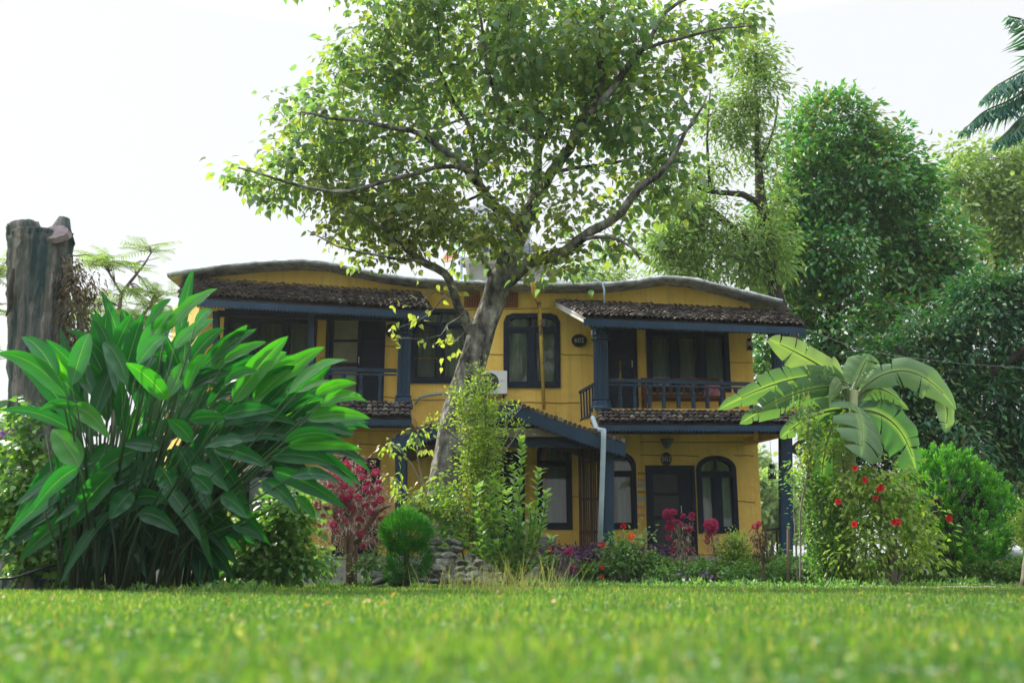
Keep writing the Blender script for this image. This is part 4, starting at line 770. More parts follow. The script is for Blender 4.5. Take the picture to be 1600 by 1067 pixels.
# ------------------------------------------------------------------ big single leaves
def bigleaf(mb, a, b, w_, sag=.12, fold=.25, roll=0, n=16, tears=0, tipw=1.3, rnd=None, wave=.05, shape='ging', side=None):
    """leaf blade from a to b with arched midrib, raised V fold and wavy edge"""
    a, b = Vector(a), Vector(b); d = b - a; L = d.length; dn = d.normalized()
    s = dn.cross(Vector((0, 0, 1))) if side is None else Vector(side)
    if s.length < .2: s = Vector((1, 0, 0))
    s = (s - dn * s.dot(dn)).normalized(); up = s.cross(dn); 
    s, up = s * math.cos(roll) + up * math.sin(roll), up * math.cos(roll) - s * math.sin(roll)
    rnd = random.random() if rnd is None else rnd; ph = random.random() * 6
    US = (-1, -.62, -.3, -.035, 0, .035, .3, .62, 1); cols = 9; v = []; vn = []; tear = [[0] * (n + 1) for _ in (0, 1)]
    for sd in (0, 1):
        for i in range(2, n - 1):
            if tears and random.random() < tears: tear[sd][i] = 1
    def rowpts(t, extra=(0, 0)):
        c = a + d * t + Vector((0, 0, 1)) * sag * L * 4 * t * (1 - t) * (1.0) - Vector((0, 0, 1)) * sag * L * 1.2 * t * t
        if shape == 'ging': ww = w_ * (math.sin(math.pi * min(1, t ** .75)) ** .7 * (1 - .12 * t)) if 0 < t < 1 else .0
        else: ww = w_ * min(1, (t * 7) ** .6) * min(1, ((1 - t) * 3.2) ** .55)
        return c, max(ww, .002)
    rows = []
    for i in range(n + 1):
        t = i / n; c, ww = rowpts(t); row = []
        for k in range(cols):
            u = US[k]; ex = fold * abs(u) * ww * .5 - abs(u) ** 2 * ww * .28; wv = wave * ww * math.sin(t * 17 + ph + (2 if u < 0 else 0)) * abs(u)
            row.append(c + s * u * ww / 2 + up * (ex + wv)); 
        rows.append(row)
    F = []
    for i in range(n + 1):
        for k in range(cols): v.append(rows[i][k]); vn.append(.8 if k == 4 else 0)
    for i in range(n):
        for k in range(cols - 1):
            F.append((i * cols + k, i * cols + k + 1, (i + 1) * cols + k + 1, (i + 1) * cols + k))
    if tears:
        # splits: separate the outer columns of torn rows and let the flap sag
        ex = []; base = len(v)
        for sd, ks in ((0, (0, 1, 2)), (1, (6, 7, 8))):
            cur = 0
            for i in range(2, n - 1):
                if tear[sd][i]:
                    m = {}
                    for k in ks:
                        p = v[i * cols + k]; f = abs(US[k])
                        v.append(p - dn * .06 * L / n * 6 * f * random.uniform(.2, .6) - Vector((0, 0, 1)) * w_ * .10 * f * random.random()); vn.append(0); m[i * cols + k] = len(v) - 1
                    for fi, q in enumerate(F):
                        if fi // (cols - 1) == i - 1 and any(x in m for x in q): F[fi] = tuple(m.get(x, x) for x in q)
    mb.add(v, F, rnd=rnd, vein=vn); return a
def jitter(v, s): return Vector((v.x + random.gauss(0, s), v.y + random.gauss(0, s), v.z + random.gauss(0, s)))
# ------------------------------------------------------------------ ginger / heliconia clump at the left
rs(301); YH = 10.6
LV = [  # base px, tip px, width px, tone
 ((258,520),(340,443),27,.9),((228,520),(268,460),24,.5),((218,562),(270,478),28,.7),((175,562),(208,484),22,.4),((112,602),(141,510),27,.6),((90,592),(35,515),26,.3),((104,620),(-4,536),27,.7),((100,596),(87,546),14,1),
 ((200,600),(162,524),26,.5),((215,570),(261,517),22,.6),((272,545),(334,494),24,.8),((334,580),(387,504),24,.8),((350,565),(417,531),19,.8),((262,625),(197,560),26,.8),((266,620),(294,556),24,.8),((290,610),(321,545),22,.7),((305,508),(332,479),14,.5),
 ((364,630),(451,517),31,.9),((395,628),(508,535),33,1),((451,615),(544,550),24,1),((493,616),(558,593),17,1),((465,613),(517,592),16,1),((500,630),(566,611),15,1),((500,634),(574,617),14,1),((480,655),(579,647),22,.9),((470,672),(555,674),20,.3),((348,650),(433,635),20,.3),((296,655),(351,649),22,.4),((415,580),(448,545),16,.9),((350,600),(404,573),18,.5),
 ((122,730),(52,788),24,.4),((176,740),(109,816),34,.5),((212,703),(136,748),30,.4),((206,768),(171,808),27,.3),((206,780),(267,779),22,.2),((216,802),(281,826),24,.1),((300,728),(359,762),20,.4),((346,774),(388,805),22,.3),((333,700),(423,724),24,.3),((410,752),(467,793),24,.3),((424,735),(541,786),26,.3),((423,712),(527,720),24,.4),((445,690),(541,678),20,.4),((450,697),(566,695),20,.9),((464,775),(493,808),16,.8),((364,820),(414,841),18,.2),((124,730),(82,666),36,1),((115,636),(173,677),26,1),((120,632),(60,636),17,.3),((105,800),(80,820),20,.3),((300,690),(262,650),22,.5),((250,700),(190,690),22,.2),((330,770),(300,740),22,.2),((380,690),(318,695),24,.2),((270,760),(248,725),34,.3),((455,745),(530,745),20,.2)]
b = at(225, 905, YH); hc = thing('ginger_clump', (b.x, YH, 0), 'large clump of long glossy strap leaves at the left front of the lawn', 'plant')
stem = MB(); peti = MB(); allL = []
def addleaf(a, t, w_, tone, Y0):
    p0 = at(a[0], a[1], Y0); dy = random.uniform(-.35, .25); t_ = at(t[0], t[1], Y0 + dy); sag = random.uniform(.03, .10)
    allL.append((p0, t_, sz(w_, Y0), sag, tone)); return p0
for a, t, w_, tone in LV:
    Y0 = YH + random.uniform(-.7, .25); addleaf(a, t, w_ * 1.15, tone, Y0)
# fill leaves, procedurally fanned out from the clump
for k in range(230):
    u = random.random(); px = 105 + 355 * u; top = np.interp(px, [60, 120, 200, 280, 360, 440, 500], [600, 560, 520, 500, 560, 610, 650]); py = top + 25 + random.random() ** .8 * (800 - top)
    if px > 330: py = min(py, 700 - random.random() * 40); 
    if py > 830: py = 830 - random.random() * 200
    lean = (px - 230) / 230; ang = math.radians(90 - 55 * lean + random.gauss(0, 34) - (20 if px > 200 else 0)); ln = random.uniform(85, 140)
    if py > 690 and random.random() < .8: ang = -math.radians(20 + random.random() * 60) if px > 250 else math.radians(200 + random.random() * 50)
    if px > 330: ang = math.radians(random.uniform(-28, 48))
    a = (px, py); t = (px + math.cos(ang) * ln, py - math.sin(ang) * ln)
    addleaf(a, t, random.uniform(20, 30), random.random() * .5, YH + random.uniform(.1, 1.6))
for k in range(95):
    px = random.uniform(150, 315); py = random.uniform(740, 850); ang = -math.radians(random.uniform(20, 150)); ln = random.uniform(60, 95)
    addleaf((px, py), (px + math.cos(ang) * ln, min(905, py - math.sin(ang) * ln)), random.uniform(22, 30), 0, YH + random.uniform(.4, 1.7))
for i, (a, t, w_, sag, tone) in enumerate(allL):
    mbL = MB() if i < 56 else (mbF if i > 56 else MB())
    if i == 56: mbF = mbL
    d_ = (t - a); side = Vector((-d_.z, 0, d_.x)) + Vector((0, random.uniform(-.45, .45) * d_.length, 0))
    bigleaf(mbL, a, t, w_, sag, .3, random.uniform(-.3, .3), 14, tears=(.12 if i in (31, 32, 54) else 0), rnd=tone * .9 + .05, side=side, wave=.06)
    if i < 56: mbL.build('leaf', G['heli'], hc, True)
    # petiole and cane down to the ground
    foot = at(100 + (a.x / sz(1, YH) + 800 - 60) * .44 + random.gauss(0, 14), 915, YH + random.uniform(.3, 1.5)); foot.z = 0; foot.x = max(-4.75, min(foot.x, -3.4))
    m1 = foot.lerp(a, .5) + Vector((-(a.x - foot.x) * .18, 0, .12)); 
    if a.z > .3: peti.tube([foot.lerp(m1, .9), m1.lerp(a, .4) + Vector((0, .03, 0)), a], [.012, .010, .006], 6)
o_ = mbF.build('leaves', G['heli'], hc, True); tag(o_, kind='stuff')
tag(peti.build('petioles', mat('petiole_green', (.02, .07, .018), (.035, .10, .022), 4, .6), hc, True), kind='stuff')
for k in range(120):   # bare canes low in the clump
    x = random.uniform(-4.75, -3.45); y = YH + random.uniform(.1, 1.4); l_ = (x + 4.2) * .42 + random.gauss(0, .15); h = random.uniform(.8, 1.9); stem.tube([(x, y, 0), (x + l_ * .35, y, h * .5), (x + l_, y, h)], [.016, .014, .009], 6)
tag(stem.build('canes', mat('cane_green', (.008, .022, .007), (.02, .045, .012), 4, .8), hc, True), kind='stuff')
# black hose
q = MB(); q.tube([at(-20, 905, 11), at(20, 903, 11), at(50, 893, 11), at(80, 884, 11.2), at(110, 880, 11.6)], .016, 8); tag(q.build('hose', M['black'], None, True), 'black garden pipe slanting up beside the foot of the cut trunk', 'pipe')
# banana leaf at extreme left
rs(310); c = at(-50, 890, 14); bp = thing('banana_plant', (c.x, 14, 0), 'banana plant mostly outside the left edge behind the cut trunk', 'banana plant')
q = MB(); q.tube([(c.x, 14, 0), (c.x, 14, 1.6), at(-40, 690, 14)], [.12, .1, .06], 12); q.build('pseudostem', G['stem'], bp, True)
for a, t in (((-40, 690), (22, 620)), ((-40, 690), (26, 680)), ((-40, 700), (-100, 600))): q = MB(); bigleaf(q, at(*a, 14), at(*t, 13.8), .4, .1, side=(0, .6, 1), shape='ban', n=18); q.build('leaf', G['banana'], bp, True)
# ------------------------------------------------------------------ banana plant at the right
rs(320); YB = 15.2; c = at(1322, 900, YB); bp = thing('banana_plant', (c.x, YB, 0), 'banana plant with broad arching leaves beside the right veranda', 'banana plant')
q = MB(); q.tube([(c.x, YB, 0), at(1322, 800, YB), at(1326, 700, YB), at(1334, 610, YB)], [.15, .13, .11, .07], 16); q.tube([at(1318, 890, YB), at(1313, 780, YB - .1), at(1306, 690, YB - .1)], [.1, .09, .06], 12); q.build('pseudostem', mat('banana_stem', (.12, .16, .05), (.22, .24, .10), 4, .6, stretch=(3, 3, .3)), bp, True)
BL = [((1318,596),(1262,560),(1201,530),46,0,.02,.3,.9),((1322,598),(1240,592),(1122,640),44,-.4,.1,.42,.3),((1322,606),(1250,612),(1156,662),42,-.4,.1,.42,.3),((1334,604),(1345,580),(1358,553),56,.1,.0,.25,.5),((1346,608),(1420,580),(1494,640),50,-.4,.12,.2,.5),
      ((1330,628),(1345,660),(1345,714),84,-1.2,.0,.2,.5),((1342,640),(1400,665),(1432,738),76,.2,.0,.3,.0),((1318,640),(1270,650),(1219,684),42,-.3,.0,.25,.4),((1310,640),(1290,700),(1284,760),56,-.2,.0,.1,.0),((1340,626),(1372,606),(1420,640),40,.3,.05,.2,.3),((1326,630),(1305,660),(1262,700),50,.5,0,.2,.1),((1462,604),(1478,630),(1477,676),34,-.5,0,.1,.7),((1318,612),(1312,600),(1296,628),24,-.3,0,0,1)]
for (a, m_, t, w_, dY, sg, tr_, tone) in BL:
    A, T_ = at(*a, YB), at(*t, YB + dY); Mi = at(*m_, YB + dY * .5); w2 = sz(w_, YB)
    # two-segment leaf following the photographed bend
    q = MB(); n = 22; P = []
    for i in range(n + 1): u = i / n; P.append(A * (1 - u) ** 2 + (Mi * 2 - (A + T_) * .5) * 2 * u * (1 - u) + T_ * u * u)
    v, vn, F = [], [], []; cut = [False] * (n + 1); ph = random.random() * 6
    dd = T_ - A; side0 = Vector((-dd.z, 0, dd.x)).normalized() + Vector((0, .35, 0)); sag_l = [0, 0]; cutL = {0: set(), 1: set()}
    for sd in (0, 1):
        for i in range(3, n - 1):
            if random.random() < tr_: cutL[sd].add(i)
    seg = []
    for i in range(n + 1):
        u = i / n; d = (P[min(i + 1, n)] - P[max(i - 1, 0)]).normalized(); s = (side0 - d * side0.dot(d)).normalized(); up = s.cross(d)
        if up.y > 0: up = -up
        ww = w2 * min(1, (u * 6 + .02) ** .6) * min(1, ((1 - u) * 3.0 + .003) ** .6); seg.append((P[i], s, up, ww, d))
    def vert(i, k, sl=0, sg_=0):
        p, s, up, ww, d = seg[i]; uu = (k - 4) / 4; return p + s * uu * ww / 2 + up * (.10 * abs(uu) * ww - .22 * uu * uu * ww + .03 * ww * math.sin(i * 1.3 + ph) * abs(uu)) + d * (abs(uu) * ww * .16 + sl * abs(uu)) - Vector((0, 0, sg_ * abs(uu) * ww))
    for sd, ks in ((0, range(4, -1, -1)), (1, range(4, 9))):
        ks = list(ks); prev = None; sgv = 0
        for i in range(n + 1):
            row = [];
            if i in cutL[sd] and prev is not None:
                endrow = []
                for k in ks: endrow.append(len(v)); v.append(vert(i, k, -w2 * random.uniform(.02, .09), sgv)); vn.append(.8 if k == 4 else 0)
                F += [(prev[j], prev[j + 1], endrow[j + 1], endrow[j]) for j in range(4)]; prev = None; sgv = random.uniform(-.05, .16)
            for k in ks: row.append(len(v)); v.append(vert(i, k, 0, sgv)); vn.append(.8 if k == 4 else 0)
            if prev is not None: F += [(prev[j], prev[j + 1], row[j + 1], row[j]) for j in range(4)]
            prev = row
    q.add(v, F, rnd=tone, vein=vn); lo = q.build('leaf', G['banana'], bp, True)
    q = MB(); q.tube(([at(1330, 640, YB), A] if a[0] < 1400 else [A, P[1]]) + P[1:-2:2], ([.05, .03] if a[0] < 1400 else [.008, .008]) + list(np.linspace(.022, .006, len(P[1:-2:2]))), 7); q.build('midrib', G['stem'], lo, True)
# ------------------------------------------------------------------ round clipped conifer
rs(330); YC = 16.6; b = at(1488, 895, YC); cf = thing('round_conifer', (b.x, YC, 0), 'egg shaped bright green conifer bush right of the red hibiscus', 'conifer'); lv = Leaves('lance')
for k in range(620):
    z = random.uniform(-1, 1); a = random.uniform(0, 6.283); r = math.sqrt(1 - z * z); n_ = np.array((r * math.cos(a), r * math.sin(a), z)); rad = random.uniform(.84, 1.02)
    cx = 1488 - 6 * z; c = np.array(at(cx, 806, YC)); s = sz(1, YC); rr = 84 * (1 - .12 * max(0, z)) * (1 if z > -.5 else 1 - .25 * (-z - .5) * 2)
    p = c + n_ * np.array((rr * s, rr * s, 93 * s)) * rad
    if p[2] < .05: continue
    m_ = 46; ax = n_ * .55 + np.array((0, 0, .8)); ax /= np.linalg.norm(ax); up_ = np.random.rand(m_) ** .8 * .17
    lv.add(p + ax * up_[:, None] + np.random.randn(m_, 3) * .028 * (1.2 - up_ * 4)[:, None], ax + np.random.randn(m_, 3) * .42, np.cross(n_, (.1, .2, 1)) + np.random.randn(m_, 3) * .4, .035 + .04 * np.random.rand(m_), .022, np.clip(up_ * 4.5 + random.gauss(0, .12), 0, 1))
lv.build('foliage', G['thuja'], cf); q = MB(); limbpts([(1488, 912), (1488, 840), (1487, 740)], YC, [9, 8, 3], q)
for k in range(40): a = random.uniform(0, 6.28); z = random.uniform(.5, 2); rr = random.uniform(.4, .8); x = b.x; q.tube([(x, YC, z * .6), (x + math.cos(a) * rr, YC + math.sin(a) * rr, z)], [.02, .008], 5)
q.build('trunk', G['dbark'], cf, True)
# yellow clipped bush at right edge
climber('bush', 'yellow green clipped bush cut by the right edge', 'bush', [(1610, 825, 26, 40)], 14.5, G['lime'], 180, 14, .05, .02, 'lance', .05, [([(1602, 918), (1606, 880), (1610, 830)], [8, 7, 4])], seed=335, droop=-.3, stemmat='twig')
# ------------------------------------------------------------------ grassy clipped ball bush beside the rocks
rs(340); YG = 13.2
b = at(636, 895, YG); gb = thing('ball_bush', (b.x, YG, 0), 'fine needled round topiary bush with a dark tuft below beside the stone heap', 'bush'); lv = Leaves('blade')
for (px, py, rx, ry, n, t0) in ((634, 832, 37, 27, 5200, .18), (633, 812, 19, 14, 1500, .3), (640, 875, 32, 30, 2600, .02), (622, 896, 20, 14, 600, .02)):
    c = np.array(at(px, py, YG)); s = sz(1, YG); v = unit(np.random.randn(n, 3)); P = c + v * np.array((rx * s, rx * s, ry * s)) * (.8 + .2 * np.random.rand(n, 1)); P[:, 2] = np.maximum(P[:, 2], .03)
    lv.add(P, v * .7 + (0, 0, .55) + np.random.randn(n, 3) * .25, np.random.randn(n, 3), .05 + .06 * np.random.rand(n), .007, np.clip(t0 + np.random.randn(n) * .2, 0, 1))
lv.build('foliage', G['thuja'], gb); q = MB(); q.tube([(b.x, YG, 0), at(636, 850, YG)], [.05, .03], 8); q.build('trunk', G['dbark'], gb)
# ------------------------------------------------------------------ flowers
def flowerhead(m, r, kind):
    lv = Leaves('oval' if kind != 'cox' else 'lance')
    if kind == 'hib':
        for k in range(5): a = k * 1.2566; lv.add(np.zeros(3), (math.cos(a), -.35, math.sin(a)), (-math.cos(a) * .3, -1, -math.sin(a) * .3), r, r * .95)
        lv.add(np.random.randn(10, 3) * r * .08, (0.1, -1, .1), (0, 0, 1), r * .9, r * .12)
    elif kind == 'cox':
        n = 220; v = unit(np.random.randn(n, 3)); v[:, 2] *= .8; lv.add(v * r * .5, v + np.random.randn(n, 3) * .35, np.random.randn(n, 3), r * .55, r * .16)
    else:
        n = 26; v = unit(np.random.randn(n, 3)); lv.add(v * r * .3, v, np.random.randn(n, 3), r * .8, r * .6)
    o = lv.build('flower', m, None); me = o.data; bpy.data.objects.remove(o); return me
rs(350); FC = [flowerhead(G['crimson'], .055, 'cox') for _ in range(3)]; FH = flowerhead(G['red'], .075, 'hib'); FR = flowerhead(G['red'], .05, 'rose'); FV = flowerhead(rndmat('violet_petal', [(.25, .10, .55), (.30, .14, .6)], .6, .3), .05, 'rose'); FO = flowerhead(rndmat('orange_petal', [(.6, .10, .03), (.65, .18, .06)], .6, .3), .06, 'rose')
def put(parent, me, p, s=1, rot=None):
    o = bpy.data.objects.new('flower', me); sc.collection.objects.link(o); o.parent = parent; o.location = Vector(p) - Vector(wloc(parent)); o.scale = (s, s, s * random.uniform(.8, 1.1)); o.rotation_euler = rot or (random.uniform(-.5, .5), random.uniform(-.5, .5), random.uniform(-3, 3)); return o
# big cockscomb bush
YX = 14.2; b = at(545, 895, YX); cb = thing('cockscomb_bush', (b.x, YX, 0), 'wide bush of round crimson flower heads between the strap leaf clump and ball bush', 'flowering bush'); q = MB(); nd = []
for pth in ([(545, 912), (541, 850), (530, 790), (500, 750)], [(547, 912), (548, 850), (550, 780), (548, 720)], [(554, 912), (556, 850), (570, 790), (600, 740)], [(549, 850), (520, 800), (500, 790)], [(556, 850), (590, 800), (610, 790)], [(545, 800), (530, 740), (524, 710)]): nd += limbpts(pth, YX, [4, 3, 2, 1], q, 6, random.uniform(-.5, .3), .15)
foliage(cb, 'leaves', G['coxleaf'], [(545, 800, 66, 50), (545, 750, 50, 40, .7), (520, 780, 40, 50), (580, 790, 36, 50), (540, 850, 50, 30, .4), (550, 720, 30, 20, .4)], YX, 420, 8, .085, .02, 'lance', .08, dy=.7, droop=.5, limbs=nd, twig=q, twr=.004, shell=.3)
cox = [(534,707),(527,722),(545,728),(540,724),(569,730),(563,733),(587,738),(514,739),(523,746),(567,745),(548,748),(531,747),(592,752),(484,763),(507,769),(512,771),(538,760),(549,768),(531,764),(571,764),(545,778),(592,764),(594,781),(503,783),(490,787),(497,794),(525,784),(541,781),(571,790),(583,802),(577,800),(504,806),(503,815),(494,823),(521,820),(525,830),(540,812),(562,812),(564,834),(595,810),(601,808),(597,846),(568,854),(517,748),(555,755),(580,770),(530,800),(550,795),(510,795),(535,775),(560,778),(585,788),(515,760),(526,735),(575,755)]
for (px, py) in cox: put(cb, random.choice(FC), at(px, py, YX - random.uniform(.1, .7)), random.uniform(.75, 1.35))
q.build('stem', mat('pink_stem', (.16, .09, .07), (.24, .14, .11), 4), cb, True)
# slim cockscombs in front of the lower right door
def cox1(label, base, Y, blobs, heads, seed, m='coxleaf', sc_=1.0, stems=None, ncl=60, leaf=.09, stemm='pinkish'):
    rs(seed); b = at(*base, Y); t = thing('cockscomb_plant', (b.x, Y, 0), label, 'flowering plant'); q = MB(); nd = []
    for pth in stems: nd += limbpts(pth, Y, [2, 1.6, 1.2, .8], q, 5, 0, .12)
    foliage(t, 'leaves', G[m], blobs, Y, ncl, 7, leaf, .02, 'lance', .06, dy=.6, droop=1.0, limbs=nd, twig=q, twr=.003)
    for px, py, s in heads: put(t, random.choice(FC), at(px, py, Y - random.uniform(.02, .15)), s * sc_)
    q.build('stem', G['twig'], t, True)
cox1('tall drooping cockscomb with many red heads before the lower right door', (1068, 905), 17.6, [(1068, 840, 16, 34), (1072, 870, 12, 20)], [(1044,802,2.0),(1052,800,1.4),(1040,806,1.2),(1048,812,1.5),(1067,806,1.1),(1081,804,1.2),(1081,810,1.1),(1045,824,1.5),(1052,826,1.3),(1077,826,1.4),(1074,828,1.2),(1045,840,1.2),(1052,858,1.1),(1054,849,.8),(1076,860,1.3),(1066,820,1.1),(1059,815,1.1),(1047,818,1.2)], 361, stems=[[(1068, 908), (1068, 870), (1062, 830), (1050, 806)], [(1070, 900), (1074, 860), (1078, 815)]])
cox1('single stemmed cockscomb with one large red head before the arched lower window', (1117, 905), 17.4, [(1112, 846, 8, 20), (1120, 870, 9, 18, .7)], [(1111,818,2.5),(1108,822,2.0),(1115,824,1.8),(1112,832,1.4),(1106,838,1.1),(1105,846,1.0),(1122,902,1.3),(1121,898,1.0)], 362, stems=[[(1121, 908), (1119, 875), (1113, 845), (1110, 822)]], ncl=30)
cox1('rusty brown faded cockscomb on a bare stalk near the veranda corner', (1193, 915), 16.6, [(1186, 838, 13, 16), (1190, 858, 10, 20), (1196, 880, 8, 16, .6)], [(1180,822,1.2),(1186,818,1.1)], 363, m='dry', stems=[[(1193, 918), (1192, 880), (1187, 845), (1182, 822)]], ncl=80)
cox1('dark drooping cockscomb in front of the low hedge', (885, 908), 16.2, [(885, 880, 9, 22), (882, 893, 8, 10)], [(888, 861, 1.5), (897, 888, .9)], 364, m='purple', stems=[[(884, 908), (884, 885), (887, 862)]], ncl=50)
# hibiscus
def flowers(t, lst, me, Y, s=1):
    for px, py in lst: put(t, me, at(px, py, Y), s * random.uniform(.85, 1.15), (random.uniform(-.3, .3), random.uniform(-.6, .6), random.uniform(-.5, .5)))
hb = climber('hibiscus_bush', 'broad leafy hibiscus bush with red flowers in front of the banana plant', 'flowering bush', [(1390, 840, 58, 55, .8), (1350, 790, 45, 55, .8), (1405, 775, 38, 45, .7), (1370, 870, 55, 36, .8), (1435, 815, 34, 45, .5), (1360, 735, 34, 22, .35), (1410, 735, 34, 16, .25), (1325, 765, 34, 40, .6), (1450, 850, 26, 30, .4)], 14.6, G['lime'], 430, 7, .088, .05, 'heart', .13,
  [([(1395, 918), (1390, 860), (1380, 790), (1360, 720)], [5, 4, 3, 1.5]), ([(1398, 918), (1400, 850), (1410, 780), (1415, 730)], [4, 3, 2, 1]), ([(1392, 915), (1370, 860), (1340, 800), (1320, 740)], [4, 3, 2, 1]), ([(1400, 915), (1425, 850), (1450, 800), (1462, 770)], [3, 2, 1.5, 1])], seed=370, droop=.6, stemmat='twig')
flowers(hb, [(1335, 732), (1351, 750), (1376, 762), (1310, 784), (1334, 819), (1396, 816), (1482, 810)], FH, 14.0, .8); flowers(hb, [(1402, 815), (1370, 765), (1367, 778)], FR, 14.1)
climber('shrub', 'airy small leaved yellow green shrub between the veranda corner and the hibiscus', 'shrub', [(1285, 830, 38, 70, 1), (1270, 780, 34, 60, .7), (1295, 880, 34, 36, 1), (1300, 780, 30, 50, .8), (1245, 740, 20, 40, .25), (1310, 850, 30, 50)], 15.0, G['green'], 480, 10, .062, .032, 'oval', .09,
  [([(1295, 915), (1290, 860), (1280, 790), (1262, 720)], [4, 3, 2, 1]), ([(1292, 915), (1280, 860), (1255, 790), (1235, 735)], [3, 2, 2, 1]), ([(1296, 915), (1300, 840), (1310, 760), (1315, 700)], [3, 2, 2, 1])], seed=371, droop=-.2, stemmat='twig')
climber('vine', 'loose light green vine of heart shaped leaves rising in front of the banana leaves', 'vine', [(1262, 700, 12, 50, 1), (1262, 650, 14, 30), (1300, 690, 22, 10), (1318, 655, 12, 8), (1255, 740, 10, 30, .5), (1300, 670, 20, 14, .4)], 14.7, G['lime'], 80, 5, .085, .06, 'heart', .07,
  [([(1250, 910), (1252, 800), (1262, 730), (1266, 690), (1262, 640)], [1.5, 1.5, 1.2, 1, .6]), ([(1256, 760), (1285, 700), (1320, 655)], [1.2, 1, .6])], seed=372, droop=.6, stemmat='twig')
climber('creeper', 'lime creeper with a pale blossom tassel in front of the banana crown', 'creeper', [(1304, 700, 14, 12)], 14.5, G['lime'], 30, 8, .06, .03, 'oval', .04, [([(1290, 720), (1300, 705), (1312, 690)], [1, 1, .6])], seed=373, droop=.8)
# shrub on the trunk: vine and big-leaf plant
climber('vine', 'bright yellow green small leaved vine climbing up around the big trunk', 'vine', [(728, 640, 14, 50, .8), (758, 640, 12, 60, 1), (747, 600, 7, 40, .6), (708, 612, 10, 12, .25), (690, 662, 26, 12, .3), (742, 720, 26, 60, 1), (762, 700, 18, 70, 1), (790, 640, 24, 10, .5), (800, 668, 24, 10, .4), (740, 790, 40, 50, .9), (715, 770, 20, 24, .3), (752, 590, 8, 20, .5)], 14.6, G['lime'], 900, 8, .06, .028, 'oval', .075,
  [([(742, 915), (740, 820), (735, 720), (722, 650), (705, 610)], [3, 2.5, 2, 1.5, 1]), ([(746, 915), (760, 800), (762, 700), (756, 620), (742, 576)], [3, 2, 2, 1.5, .8]), ([(758, 720), (785, 672), (815, 636)], [1.5, 1, .5]), ([(762, 740), (800, 690), (820, 660)], [1.5, 1, .5]), ([(730, 700), (690, 665), (668, 655)], [1.5, 1, .5])], seed=380, droop=-.1, stemmat='twig', shell=.2)
rs(381); b = at(810, 895, 14.2); bl = thing('shrub', (b.x, 14.2, 0), 'upright shrub with pairs of long pointed leaves right of the trunk', 'shrub'); q = MB(); lv = Leaves('oval')
for pth in ([(800, 912), (810, 850), (812, 760), (815, 686)], [(806, 912), (825, 860), (838, 790), (843, 735)], [(796, 912), (785, 860), (778, 800), (782, 760)], [(800, 912), (800, 850), (796, 800), (792, 770)], [(806, 912), (845, 870), (862, 840)], [(798, 912), (765, 880), (745, 850)], [(802, 912), (822, 870), (828, 820), (826, 790)], [(794, 912), (770, 870), (752, 820)], [(802, 912), (812, 880), (800, 840)], [(800, 900), (740, 860), (725, 840)], [(800, 905), (790, 850), (762, 790)], [(804, 912), (818, 850), (806, 780), (800, 730)], [(806, 912), (835, 860), (850, 810), (853, 770)], [(798, 910), (775, 850), (768, 780), (770, 740)], [(802, 910), (812, 870), (845, 830)], [(800, 912), (788, 880), (775, 850)], [(796, 912), (760, 860), (745, 800), (748, 760)]):
    P = limbpts(pth, 14.2, [2.4, 2, 1.4, .7], q, 5, random.uniform(-.7, .3), .055)
    for i in range(3, len(P)):
        d = np.array((P[i] - P[i - 1]).normalized()); a = i * 1.4 + random.uniform(-.4, .4); s = np.array((math.cos(a), math.sin(a), 0)); u = i / len(P)
        for sg in (-1, 1): lv.add(np.array(P[i]), s * sg + d * .8 + np.random.randn(3) * .15, np.array((0, 0, 1)) - s * sg * .5, .20 * (1 - .35 * u) * random.uniform(.8, 1.15), .07, min(1, .35 + .5 * u + random.uniform(-.2, .2)))
lv.build('leaves', G['green'], bl); q.build('stem', G['stem'], bl, True)
climber('croton', 'dark red leaved croton behind the stone heap', 'shrub', [(692, 800, 26, 34), (700, 850, 14, 30, .5), (730, 760, 12, 30, .5)], 15.6, G['redleaf'], 120, 8, .10, .022, 'lance', .08, [([(715, 905), (708, 860), (695, 810), (680, 790)], [2, 2, 1.5, 1])], seed=382, droop=.3, stemmat='twig')
climber('shrub', 'pale leaved young shrub with yellowish hanging leaves left of the trunk', 'shrub', [(612, 700, 8, 12), (622, 708, 10, 12), (650, 680, 10, 14), (665, 700, 7, 8), (620, 750, 9, 12), (660, 790, 26, 26), (680, 760, 16, 30, .4), (640, 780, 14, 12)], 14.8, G['lime'], 80, 6, .10, .055, 'heart', .07, [([(690, 900), (675, 830), (662, 760), (650, 690), (655, 670)], [2, 2, 1.5, 1, .6]), ([(665, 770), (640, 720), (612, 690)], [1.2, 1, .6]), ([(660, 800), (635, 770), (618, 745)], [1.2, 1, .6])], seed=383, droop=1.0, stemmat='twig')
climber('shrub', 'grey leaved shrub hugging the trunk foot above the stones', 'shrub', [(700, 790, 30, 26, .5), (715, 830, 30, 26), (690, 840, 20, 14, .6), (760, 850, 40, 40)], 14.7, G['green'], 200, 7, .085, .045, 'oval', .09, [([(730, 905), (720, 850), (705, 800)], [2, 1.5, 1])], seed=384)
climber('shrub', 'dark shrub with dappled yellow leaves between the strap leaf clump and the crimson bush', 'shrub', [(420, 850, 60, 50), (450, 800, 36, 40), (390, 880, 45, 28), (470, 870, 30, 32), (350, 890, 40, 20)], 12.8, G['green'], 520, 8, .10, .06, 'oval', .11, [([(420, 915), (425, 860), (440, 800)], [4, 3, 1.5]), ([(415, 915), (390, 870), (370, 850)], [3, 2, 1])], seed=385)
climber('shrub', 'low pale shrub at the foot of the crimson bush', 'shrub', [(500, 880, 30, 24), (580, 880, 24, 24), (605, 850, 14, 30, .4)], 14.0, G['hedge'], 160, 8, .06, .035, 'oval', .08, seed=386, twr=.003)
